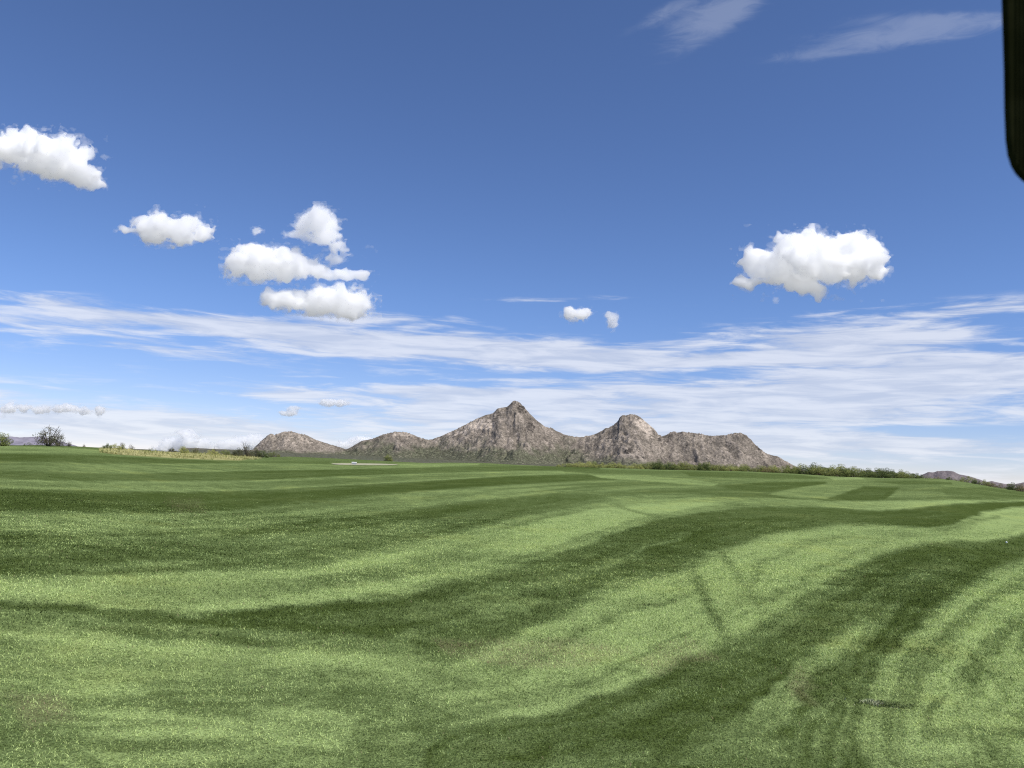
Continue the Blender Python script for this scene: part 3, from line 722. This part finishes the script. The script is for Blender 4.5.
# long row below the peaks
topx = [556, 566, 578, 600, 620, 640, 652, 659, 668, 685, 700, 720, 740, 760, 780, 800, 820, 840, 860, 872, 886, 902, 916, 924]
topy = [465.5, 462.3, 461, 461, 461.8, 462.6, 461.2, 459.2, 459.6, 460.3, 461, 462.4, 463.8, 464.6, 464.6, 463.6, 462.6, 464, 467, 468.6, 467.6, 469.4, 472.5, 475.5]
def seg(px):
    if px < 648: return 'pale', 'pale yellow-green bush in the left stretch of the row, under the second peak', 'pale bushes in the left stretch of the row'
    if px < 700: return random.choice(['dark', 'olive', 'olive', 'dark']), 'thick green bush in the row under the notch right of the second peak', 'thick green bushes right of the second peak'
    if px < 790: return random.choice(['olive', 'olive', 'pale', 'olive']), 'olive bush in the row under the long flat-topped ridge', 'olive bushes under the flat-topped ridge'
    if px < 868: return random.choice(['olive', 'dark', 'olive']), 'olive-green bush in the tall stretch of the row against open sky', 'bushes of the row against open sky'
    return random.choice(['dark', 'olive']), 'dark bush at the low right end of the row, before the far hill', 'bushes at the right end of the row'
px = 560.0
while px < 924:
    for lay in (0, 1):
        q = px + random.uniform(-3, 3)
        yt = float(np.interp(q, topx, topy)); yb = float(np.interp(q, EDGE[:, 0], EDGE[:, 1])) + .5
        hh = max(2.5, (yb - yt) * (random.uniform(.80, 1.0) if lay else random.uniform(.5, .8)))
        k, lab, grp = seg(q)
        bush(q, edgeR(q) + (3 if lay else -2.5) + random.uniform(-1, 1), hh * (1.0 + .02 * lay), k, random.choice(['round', 'wide', 'round']), lab, grp, wide=random.uniform(1.15, 1.5))
    px += random.uniform(7.5, 10.5)
bush(658.5, edgeR(658) - 3, 11.5, 'dark', 'upright', 'tallest dark pointed bush of the row, under the notch right of the second peak', seed=1)
bush(704, edgeR(704) - 3, 9, 'dark', 'round', 'dark green round bush at the front of the row below the flat-topped ridge', seed=2)
bush(768, edgeR(768) - 3.5, 6, 'straw', 'wide', 'straw-coloured dry bush in the row under the right foot of the ridge', seed=2)
bush(887, edgeR(887) - 2, 10, 'dark', 'round', 'high round dark bush standing out near the right end of the row', wide=1.15, seed=0)
# right crest
for q, h_, k, sh, lab in [
    (927, 3, 'olive', 'low', 'low olive shrub at the left foot of the far right hill'), (938, 3, 'straw', 'low', 'flat straw-coloured shrub below the top of the far right hill'),
    (949, 3.5, 'dark', 'round', 'small dark shrub below the right shoulder of the far right hill'), (957, 2.6, 'olive', 'low', 'tiny low shrub right of the small dark shrub on the right crest'),
    (968, 6.5, 'olive', 'wide', 'big rounded olive bush on the right crest beside the end of the hill'), (976, 5, 'dark', 'round', 'dark bush touching the big rounded olive bush on the right crest'),
    (985, 6, 'olive', 'round', 'olive bush in the gap below the low point of the far hills'), (992, 4.5, 'straw', 'wide', 'tan dry shrub below the last small hill on the right crest'),
    (1001, 5, 'straw', 'low', 'broad tan shrub second from the right edge of the view'), (1013, 7.5, 'dark', 'round', 'dark round bush near the right edge of the view'),
    (1022, 7, 'straw', 'round', 'tan bush cut by the right edge of the view')]:
    bush(q, edgeR(q) - 1.5, h_, k, sh, lab, wide=1.1)

# ----------------------------------------------------------------------------- bunker, box, ball, divot
M_SAND = simple_mat("bunker_sand", (.36, .345, .22), .95, .12, 2)
near = [ground_at(px, y) for px, y in [(331, 464.3), (340, 465.0), (352, 465.3), (366, 465.4), (380, 465.4), (392, 465.3), (398, 465.0)]]
far = [ground_at(px, y) for px, y in [(333, 463.6), (342, 463.3), (352, 463.4), (366, 463.6), (380, 463.8), (392, 464.2), (397, 464.6)]]
Vs = []
for k in range(9):
    for p, q in zip(near, far):
        x = p[0] + (q[0] - p[0]) * k / 8; y = p[1] + (q[1] - p[1]) * k / 8; Vs.append((x, y, float(height(x, y)) + .03))
Fs = [(k * 7 + j, k * 7 + j + 1, (k + 1) * 7 + j + 1, (k + 1) * 7 + j) for k in range(8) for j in range(6)]
tag(np_mesh("sand_bunker", Vs, Fs, M_SAND, True), kind='structure')

import bmesh
def bm_box(bm, cx, cy, cz, sx, sy, sz, bev=0.0):
    ret = bmesh.ops.create_cube(bm, size=1.0)
    bmesh.ops.scale(bm, vec=(sx, sy, sz), verts=ret['verts']); bmesh.ops.translate(bm, vec=(cx, cy, cz), verts=ret['verts'])
    if bev:
        ed = list({e for v in ret['verts'] for e in v.link_edges})
        bmesh.ops.bevel(bm, geom=ed, offset=bev, segments=2, affect='EDGES', profile=.5)
def bm_obj(name, bm, mat, parent=None, smooth=False):
    me = bpy.data.meshes.new(name); bm.to_mesh(me); bm.free(); me.materials.append(mat)
    if smooth:
        for p in me.polygons: p.use_smooth = True
    o = bpy.data.objects.new(name, me); COL.objects.link(o)
    if parent: o.parent = parent
    return o
M_BOXB = simple_mat("box_grey", (.30, .32, .36), .6, .1); M_BOXL = simple_mat("box_lid_white", (.78, .78, .78), .5, .05)
x, y, z = ground_at(354, 464.6); rB = math.hypot(x, y); k = rB / F
bx_ = tag(empty("utility_box", (x, y, z), -math.atan2(x, y)), 'small pale box with white lid at the sand bunker', 'box')
bm = bmesh.new(); bm_box(bm, 0, 0, k * .8, k * 4.4, k * 3, k * 1.7, k * .2); bm_obj("body", bm, M_BOXB, bx_)
bm = bmesh.new(); bm_box(bm, 0, 0, k * 2.1, k * 5.0, k * 3.5, k * .85, k * .25); bm_obj("lid", bm, M_BOXL, bx_)

M_BALL = simple_mat("ball_white", (.82, .82, .80), .3, .02, 30, .5)
x, y, z = ground_at(1006.5, 543.5)
bm = bmesh.new(); bmesh.ops.create_icosphere(bm, subdivisions=4, radius=.0214)
vs = list(bm.verts)
gold = [Vector((math.cos(i * 2.39996) * math.sqrt(1 - (1 - 2 * (i + .5) / 160) ** 2), math.sin(i * 2.39996) * math.sqrt(1 - (1 - 2 * (i + .5) / 160) ** 2), 1 - 2 * (i + .5) / 160)) for i in range(160)]
for v in vs:
    d = v.co.normalized(); dm = max(d.dot(q) for q in gold)
    if dm > .9945: v.co *= .985
o = bm_obj("golf_ball", bm, M_BALL, None, True); o.location = (x, y, z + .026)
tag(o, 'small white golf ball lying on dark mown grass near the right edge', 'golf ball')

# divot: loose turf torn out of the fairway
gx, gy, gz = ground_at(886, 706)
n_ = 700
dd = rng.normal(size=(n_, 2)) * [.075, .035] + np.array([.0, .0]); dd[:, 1] -= dd[:, 0] * .25
dx, dy = gx + dd[:, 0], gy + dd[:, 1]
cl = fbm(dx * 30, dy * 30, 3, 51)
pale = ((dd[:, 0] < -.03) & (cl > .42))[:, None]
tint = np.where(pale, np.array([.40, .42, .27]), np.array([.20, .25, .10])) * rng.uniform(.5, 1.4, n_)[:, None]
Vb, Tb, Cb = blades(dx, dy, height(dx, dy) + .008 * (cl > .5), rng.uniform(.015, .032, n_), rng.uniform(.004, .008, n_), rng.uniform(.7, 1.5, n_), rng.uniform(0, 6.28, n_), tint)
gt = empty("turf_divot", (0, 0, 0))
np_mesh("foliage", Vb, Tb, M_BLADE, False, parent=gt, attrs=dict(tint=Cb))
na_, nr_ = 28, 6
ca = np.arange(na_) / na_ * 2 * np.pi
CV = []
for k in range(nr_):
    q = k / (nr_ - 1)
    ex = (.17 * (1 + .35 * (fbm(np.cos(ca) * 2 + 5, np.sin(ca) * 2, 3, 71) - .5))) * q; ey = .45 * ex
    xx = gx + ex * np.cos(ca); yy = gy + ey * np.sin(ca) - .25 * ex * np.cos(ca)
    zz = height(xx, yy) + (1 - q) * (.004 + .016 * fbm(xx * 22, yy * 22, 3, 72)) - .006 * q
    CV.append(np.stack([xx, yy, zz], -1))
CV = np.concatenate(CV)
CF = [(k * na_ + j, k * na_ + (j + 1) % na_, (k + 1) * na_ + (j + 1) % na_, (k + 1) * na_ + j) for k in range(nr_ - 1) for j in range(na_)]
np_mesh("clod", CV, CF, simple_mat("turf_clod", (.15, .175, .08), .95, .5, 60), True, parent=gt)
tag(gt, 'torn ragged divot of dark and pale turf on the mown grass at lower right', 'grass tuft')

# ----------------------------------------------------------------------------- dark panel hanging at the top right
m, t = material("dark_plastic")
pos = t.n('ShaderNodeTexCoord').outputs['Object']
c = t.mix(t.rng(t.noise(pos, 40, 3), .35, .65), (.012, .013, .005), (.021, .0215, .009))
b = t.n('ShaderNodeBsdfPrincipled'); t.set(b.inputs['Base Color'], c); b.inputs['Roughness'].default_value = 1.0; b.inputs['Specular IOR Level'].default_value = 0.0
t.t.links.new(b.outputs[0], t.n('ShaderNodeOutputMaterial').inputs[0]); M_DARK = m
dist = 0.50; kp = dist / F
prof = [(1002.2, -330), (1002.4, -5), (1003.4, 30), (1004.6, 70), (1006.0, 110), (1007.4, 140), (1009.6, 156), (1013.2, 167), (1018, 175), (1024, 181), (1032, 187), (1044, 191), (1070, 192), (1098, 190), (1112, 178), (1118, 150), (1119, -330)]
bm = bmesh.new()
bev = 5
def pt(px, py, dep):
    return Vector(((px - 1060) * kp, dep, -(py - 0) * kp))
cxm, cym = 1060, 0
loops = []
for dep, ins in ((0.0030, 2.0), (0.0012, .4), (-.0012, .4), (-.0030, 2.0)):
    lp = []
    for px_, py_ in prof:
        vx, vy = 1060 - px_, (20 - py_) if py_ > 100 else 0
        ln = math.hypot(vx, vy) or 1
        lp.append(bm.verts.new(pt(px_ + vx / ln * ins, py_ + vy / ln * ins, dep)))
    loops.append(lp)
n_ = len(prof)
for a_, b_ in zip(loops, loops[1:]):
    for j in range(n_): bm.faces.new((a_[j], a_[(j + 1) % n_], b_[(j + 1) % n_], b_[j]))
bm.faces.new(loops[0][::-1]); bm.faces.new(loops[-1])
bmesh.ops.recalc_face_normals(bm, faces=bm.faces)
root = empty("hanging_panel", (0, 0, 0))
bm_obj("panel", bm, M_DARK, root)
bm = bmesh.new()
for q in (1013.5, 1017.5, 1021.5, 1030, 1045, 1060, 1075, 1090, 1105):
    yb_ = float(np.interp(q, [1008, 1013, 1018, 1024, 1032, 1098, 1112], [150, 160, 168, 173, 180, 182, 170]))
    bm_box(bm, (q - 1060) * kp, -.0031, -((yb_ - 330) / 2) * kp, 1.5 * kp, .0008, (yb_ + 330) * kp, .0003)
bm_obj("rib", bm, M_DARK, root)
tag(root, 'dark rounded ribbed panel hanging close by in the top right corner', 'panel')
dvec = fw + rt * ((1060 - CX) / F) - up * ((0 - CY) / F)
pp = Vector((0, 0, CAMZ)) + Vector(dvec) * dist
Rm = Matrix((Vector(rt), Vector(fw), Vector(up))).transposed()
root.matrix_world = Matrix.Translation(pp) @ Rm.to_4x4()

# ----------------------------------------------------------------------------- clouds
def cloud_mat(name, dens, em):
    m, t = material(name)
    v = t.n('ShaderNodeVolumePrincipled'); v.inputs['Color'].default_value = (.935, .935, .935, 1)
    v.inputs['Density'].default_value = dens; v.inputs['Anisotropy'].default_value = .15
    v.inputs['Emission Strength'].default_value = em; v.inputs['Emission Color'].default_value = (.94, .96, 1, 1)  # added glow stands in for light scattered many times inside the cloud
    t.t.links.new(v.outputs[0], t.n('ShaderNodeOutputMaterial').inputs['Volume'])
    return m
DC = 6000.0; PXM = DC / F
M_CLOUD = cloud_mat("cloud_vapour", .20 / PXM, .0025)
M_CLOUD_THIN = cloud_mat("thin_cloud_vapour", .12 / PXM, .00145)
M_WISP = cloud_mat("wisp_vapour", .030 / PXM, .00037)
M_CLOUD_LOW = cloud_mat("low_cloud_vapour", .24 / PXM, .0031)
import openvdb
def cloud(blobs, label, seed, vox=.85, amp=1.0, per=13.0, mat=None, thick=1.0, group=None):
    B = np.array(blobs, float)
    x0, x1 = (B[:, 0] - B[:, 2] * 1.35).min() - 4, (B[:, 0] + B[:, 2] * 1.35).max() + 4
    y0, y1 = (B[:, 1] - B[:, 3] * 1.35).min() - 4, (B[:, 1] + B[:, 3] * 1.35).max() + 4
    dm = max(min(b[2], b[3] * 1.3) for b in blobs) * 1.3 * thick + 4
    X = np.arange(x0, x1, vox, dtype=np.float32); Y = np.arange(y0, y1, vox, dtype=np.float32); Zd = np.arange(-dm, dm, vox, dtype=np.float32)
    gx, gy, gz = np.meshgrid(X, Y, Zd, indexing='ij'); gx0, gy0, gz0 = gx, gy, gz
    gx = gx + (fbm3(gx0 / per * 1.3, gy0 / per * 1.3, gz0 / per * 1.3, 3, seed + 400) - .5) * per * .9
    gy = gy + (fbm3(gx0 / per * 1.3 + 40, gy0 / per * 1.3, gz0 / per * 1.3, 3, seed + 500) - .5) * per * .7
    g = np.random.default_rng(seed); acc = np.zeros_like(gx)
    for cx, cy, rx, ry in blobs:
        rz = min(rx, ry * 1.3) * thick; cz = g.normal() * rz * .25
        q = np.sqrt(((gx - cx) / rx) ** 2 + ((gy - cy) / ry) ** 2 + ((gz - cz) / rz) ** 2)
        acc += np.exp(7 * np.clip(1 - q, -1.2, 1))
    f = np.log(acc) / 7
    nz = fbm3(gx / per, gy / per * 1.15, gz / per, 5, seed * 13 + 1, .62)
    f = f - .08 + (nz - .5) * 2.3 * amp
    f[:2] = f[-2:] = -1; f[:, :2] = f[:, -2:] = -1; f[:, :, :2] = f[:, :, -2:] = -1
    cxm, cym = (x0 + x1) / 2, (y0 + y1) / 2
    cd = fw + rt * ((cxm - CX) / F) - up * ((cym - CY) / F)
    ctr = cd * DC
    def surf(name, fld, mt, parent=None):
        grid = openvdb.FloatGrid(-1.0); grid.copyFromArray(np.ascontiguousarray(fld))
        pts, tris, quads = grid.convertToPolygons(0.0, 0.0)
        pts = np.asarray(pts, float) * vox
        px, py, dz = pts[:, 0] + x0, pts[:, 1] + y0, pts[:, 2] - dm
        d = fw + rt[None] * ((px - CX) / F)[:, None] - up[None] * ((py - CY) / F)[:, None]
        return np_mesh(name, d * (DC + dz * PXM)[:, None] - ctr, np.asarray(quads, np.int32)[:, ::-1], mt, True, parent)
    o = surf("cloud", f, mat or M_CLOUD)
    o.location = Vector(ctr) + Vector((0, 0, CAMZ))
    # thin frayed vapour round the core
    wz = fbm3(gx0 / per * 1.7 + 90, gy0 / per * 2.4, gz0 / per * 1.7, 4, seed + 900, .6)
    w = f + .16 + (wz - .5) * 1.7
    w[:2] = w[-2:] = -1; w[:, :2] = w[:, -2:] = -1; w[:, :, :2] = w[:, :, -2:] = -1
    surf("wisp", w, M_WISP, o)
    return tag(o, label, 'cloud', group)

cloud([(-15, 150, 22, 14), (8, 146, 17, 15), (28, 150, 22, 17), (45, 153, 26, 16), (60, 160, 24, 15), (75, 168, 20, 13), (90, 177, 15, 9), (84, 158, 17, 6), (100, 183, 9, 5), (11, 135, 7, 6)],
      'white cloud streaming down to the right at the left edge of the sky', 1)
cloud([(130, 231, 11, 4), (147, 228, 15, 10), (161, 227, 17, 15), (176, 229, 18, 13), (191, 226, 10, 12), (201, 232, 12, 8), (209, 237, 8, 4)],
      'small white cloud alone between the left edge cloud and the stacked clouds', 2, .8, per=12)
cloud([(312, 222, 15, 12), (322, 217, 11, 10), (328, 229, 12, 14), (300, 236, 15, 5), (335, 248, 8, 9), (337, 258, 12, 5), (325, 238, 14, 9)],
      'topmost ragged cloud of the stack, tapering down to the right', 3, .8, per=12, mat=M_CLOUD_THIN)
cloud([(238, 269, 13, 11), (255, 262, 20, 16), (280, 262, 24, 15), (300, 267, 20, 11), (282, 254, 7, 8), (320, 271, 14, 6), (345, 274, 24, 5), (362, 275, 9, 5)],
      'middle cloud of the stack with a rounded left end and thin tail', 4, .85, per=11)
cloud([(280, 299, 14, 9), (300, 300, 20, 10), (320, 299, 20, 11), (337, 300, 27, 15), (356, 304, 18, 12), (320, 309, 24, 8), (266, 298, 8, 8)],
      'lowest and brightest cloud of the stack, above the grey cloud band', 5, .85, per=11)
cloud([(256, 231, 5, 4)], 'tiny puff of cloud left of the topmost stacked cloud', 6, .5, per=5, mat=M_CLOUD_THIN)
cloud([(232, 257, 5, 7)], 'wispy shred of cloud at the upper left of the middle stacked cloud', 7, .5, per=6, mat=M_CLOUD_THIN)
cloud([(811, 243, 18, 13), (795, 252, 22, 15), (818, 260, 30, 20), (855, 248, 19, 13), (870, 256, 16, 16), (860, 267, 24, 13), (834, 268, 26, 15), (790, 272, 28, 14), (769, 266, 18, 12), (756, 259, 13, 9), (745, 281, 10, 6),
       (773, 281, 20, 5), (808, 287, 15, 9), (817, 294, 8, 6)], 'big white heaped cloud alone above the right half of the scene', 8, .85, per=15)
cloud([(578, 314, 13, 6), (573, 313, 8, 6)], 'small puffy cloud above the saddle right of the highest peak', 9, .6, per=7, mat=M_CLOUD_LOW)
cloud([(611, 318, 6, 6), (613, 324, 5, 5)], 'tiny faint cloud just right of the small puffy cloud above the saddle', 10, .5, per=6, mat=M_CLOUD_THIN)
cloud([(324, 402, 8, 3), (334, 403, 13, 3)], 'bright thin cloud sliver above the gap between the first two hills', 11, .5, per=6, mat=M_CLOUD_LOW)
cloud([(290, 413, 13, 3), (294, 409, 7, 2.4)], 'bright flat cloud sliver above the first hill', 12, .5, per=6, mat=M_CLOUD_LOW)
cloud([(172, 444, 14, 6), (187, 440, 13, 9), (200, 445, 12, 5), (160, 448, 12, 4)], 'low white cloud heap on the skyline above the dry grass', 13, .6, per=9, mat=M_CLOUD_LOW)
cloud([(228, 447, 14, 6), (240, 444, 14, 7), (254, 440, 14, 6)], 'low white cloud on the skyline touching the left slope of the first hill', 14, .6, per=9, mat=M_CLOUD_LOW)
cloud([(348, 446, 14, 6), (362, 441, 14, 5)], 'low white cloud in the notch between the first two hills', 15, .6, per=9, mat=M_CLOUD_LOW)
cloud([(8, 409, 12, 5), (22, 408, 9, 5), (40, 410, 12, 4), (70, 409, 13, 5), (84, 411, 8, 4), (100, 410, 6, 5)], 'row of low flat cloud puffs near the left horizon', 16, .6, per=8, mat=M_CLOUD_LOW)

# ----------------------------------------------------------------------------- world
SUN_EL, SUN_AZ = R_(54), R_(124)
world = bpy.data.worlds.new("World"); scene.world = world; world.use_nodes = True
t = N(world.node_tree)
sky = t.n('ShaderNodeTexSky', sky_type='NISHITA', sun_disc=False, sun_elevation=SUN_EL, sun_rotation=SUN_AZ, altitude=3000.0, air_density=1.0, dust_density=0.0, ozone_density=6.0)
dirv = t.n('ShaderNodeTexCoord').outputs['Generated']
sp = t.n('ShaderNodeSeparateXYZ'); t.set(sp.inputs[0], dirv)
dxn, dyn, dzn = sp.outputs
azn = t.m('ARCTAN2', dxn, dyn)
eln = t.m('ARCSINE', dzn)
# high veil of cloud: flat layer overhead, seen at a slant
den = t.m('ADD', t.m('MAXIMUM', dzn, 0.0), 0.045)
cmb = t.n('ShaderNodeCombineXYZ'); t.set(cmb.inputs[0], t.m('DIVIDE', dxn, den)); t.set(cmb.inputs[1], t.m('DIVIDE', dyn, den))
P = cmb.outputs[0]
wv = t.n('ShaderNodeCombineXYZ'); t.set(wv.inputs[0], t.m('MULTIPLY', azn, 1.0)); t.set(wv.inputs[1], t.m('MULTIPLY', eln, 1.0)); Q = wv.outputs[0]
streak1 = t.noise(t.scale(P, (.16, .55, 1)), 1.3, 7.0, .62, .8)
streak2 = t.noise(t.scale(Q, (2.2, 15, 1)), 1.6, 7.0, .64, .5)
streak3 = t.noise(t.scale(Q, (5, 46, 1)), 2.0, 6.0, .60, .5)
st = t.m('ADD', t.m('MULTIPLY', streak1, .14), t.m('ADD', t.m('MULTIPLY', streak2, .46), t.m('MULTIPLY', streak3, .40)))

def blob(px, py, rx, ry, rot=2.3):
    a, e = azel1(px, py); e = math.atan(e); c, s = math.cos(R_(rot - 2.3)), math.sin(R_(rot - 2.3))
    da = t.m('MULTIPLY', t.m('SUBTRACT', azn, a), F * math.cos(e)); de = t.m('MULTIPLY', t.m('SUBTRACT', eln, e), F)
    u = t.m('DIVIDE', t.m('SUBTRACT', t.m('MULTIPLY', da, c), t.m('MULTIPLY', de, s)), rx)
    v = t.m('DIVIDE', t.m('ADD', t.m('MULTIPLY', da, s), t.m('MULTIPLY', de, c)), ry)
    q = t.m('ADD', t.m('MULTIPLY', u, u), t.m('MULTIPLY', v, v))
    return t.m('EXPONENT', t.m('MULTIPLY', q, -1.0))
def total(lst):
    s = None
    for w, *b_ in lst:
        k = t.m('MULTIPLY', blob(*b_), w); s = k if s is None else t.m('ADD', s, k)
    return s
BAND = total([(.55, 75, 308, 60, 9, 5), (.5, 60, 333, 120, 9, 5), (.45, 190, 320, 50, 10, 2), (.85, 300, 335, 130, 13, 4), (.95, 450, 348, 200, 14, 3), (.75, 560, 352, 140, 11, 3), (.5, 400, 318, 90, 7, 1),
              (.6, 540, 299, 60, 3.5, 0), (.35, 620, 297, 22, 3, 0), (.35, 690, 303, 30, 3, 0), (.9, 800, 338, 120, 11, 2), (.85, 900, 340, 110, 13, 2), (.55, 880, 312, 90, 9, 0), (.6, 1000, 308, 60, 8, -3), (.8, 720, 362, 160, 7, 1),
              (.82, 860, 382, 220, 18, 2), (.82, 1000, 372, 120, 16, -2), (.82, 640, 400, 200, 16, 1), (.95, 800, 415, 160, 18, 2), (.82, 700, 435, 180, 16, 2), (.82, 930, 447, 140, 8, 3), (.9, 480, 400, 110, 14, 0), (.7, 440, 425, 90, 14, 1),
              (.7, 275, 394, 60, 7, 4), (.45, 330, 392, 60, 8, 2), (.6, 60, 416, 130, 10, 2), (.45, 200, 430, 150, 12, 2), (.6, 430, 389, 50, 3, 0), (-.75, 950, 429, 110, 6, 3), (-.4, 620, 376, 130, 5, 1), (-.4, 760, 367, 60, 3, 1)])
BAND = t.m('ADD', BAND, t.m('MULTIPLY', t.rng(eln, .19, .13), .24))
BAND = t.m('ADD', BAND, t.m('MULTIPLY', t.rng(eln, .09, .03), .22))
cov = t.rng(t.m('ADD', t.m('MULTIPLY', t.m('SUBTRACT', st, .5), 6.5), t.m('SUBTRACT', BAND, .5)), -.25, .75)
cov = t.m('MULTIPLY', cov, t.rng(BAND, .02, .5))
HIGH = total([(.6, 695, 15, 40, 9, -22), (1.0, 715, 24, 52, 13, -24), (.9, 672, 8, 44, 8, -22), (.6, 730, 8, 30, 14, -20), (.9, 825, 53, 60, 7, 4), (.95, 900, 36, 70, 8, 10), (.85, 960, 20, 60, 6, 13), (.5, 900, 22, 60, 12, 12)])
hn = t.noise(t.scale(Q, (9, 34, 1)), 2.2, 7.0, .66, 1.2)
hcov = t.m('MULTIPLY', t.rng(t.m('ADD', HIGH, t.m('MULTIPLY', t.m('SUBTRACT', hn, .5), 1.7)), .15, 1.5), t.m('MULTIPLY', t.rng(HIGH, .05, .8), .24))
skyc = t.mix(1.0, sky.outputs[0], t.mix(t.rng(eln, 0.0, .22), (.98, .84, .90), (.97, .97, 1.08)), 'MULTIPLY')
lowsky = t.rng(eln, 0.0, .30, 1.0, 0.0)
SK = 0.132
cl_hi = tuple(x / SK for x in (.86, .88, .95)); cl_lo = tuple(x / SK for x in (.62, .67, .80))
ccol = t.mix(t.rng(streak3, .35, .65), cl_lo, cl_hi)
c = t.mix(t.m('MULTIPLY', cov, .74), skyc, ccol)
c = t.mix(hcov, c, cl_lo)
bg = t.n('ShaderNodeBackground'); t.set(bg.inputs[0], c); bg.inputs[1].default_value = SK
t.t.links.new(bg.outputs[0], t.n('ShaderNodeOutputWorld').inputs[0])

# ----------------------------------------------------------------------------- sun
sl = bpy.data.lights.new("sun", 'SUN'); sl.energy = 5.0; sl.angle = R_(.53); sl.color = (1.0, .955, .89)
so = bpy.data.objects.new("sun", sl); COL.objects.link(so)
sd = Vector((math.sin(SUN_AZ) * math.cos(SUN_EL), math.cos(SUN_AZ) * math.cos(SUN_EL), math.sin(SUN_EL)))
so.rotation_euler = sd.to_track_quat('Z', 'Y').to_euler(); so.location = sd * 50

# ----------------------------------------------------------------------------- camera
cd = bpy.data.cameras.new("camera"); co = bpy.data.objects.new("camera", cd); COL.objects.link(co)
cd.sensor_width = 36; cd.sensor_fit = 'HORIZONTAL'; cd.lens = 36 * F / W; cd.clip_start = .05; cd.clip_end = 90000
co.matrix_world = Matrix.Translation((0, 0, CAMZ)) @ Matrix((Vector(rt), Vector(up), Vector(-fw))).transposed().to_4x4()
cd.dof.use_dof = True; cd.dof.focus_distance = 60.0; cd.dof.aperture_fstop = 11.0
scene.camera = co

# ----------------------------------------------------------------------------- render
scene.render.engine = 'CYCLES'
cy = scene.cycles
cy.max_bounces = 14; cy.diffuse_bounces = 3; cy.glossy_bounces = 2; cy.transmission_bounces = 4; cy.volume_bounces = 12; cy.transparent_max_bounces = 16
cy.use_denoising = True; cy.denoising_prefilter = 'NONE'; cy.denoising_input_passes = 'RGB_ALBEDO_NORMAL'; cy.filter_width = 1.15
scene.view_settings.view_transform = 'Standard'; scene.view_settings.look = 'None'; scene.view_settings.exposure = 0; scene.view_settings.gamma = 1
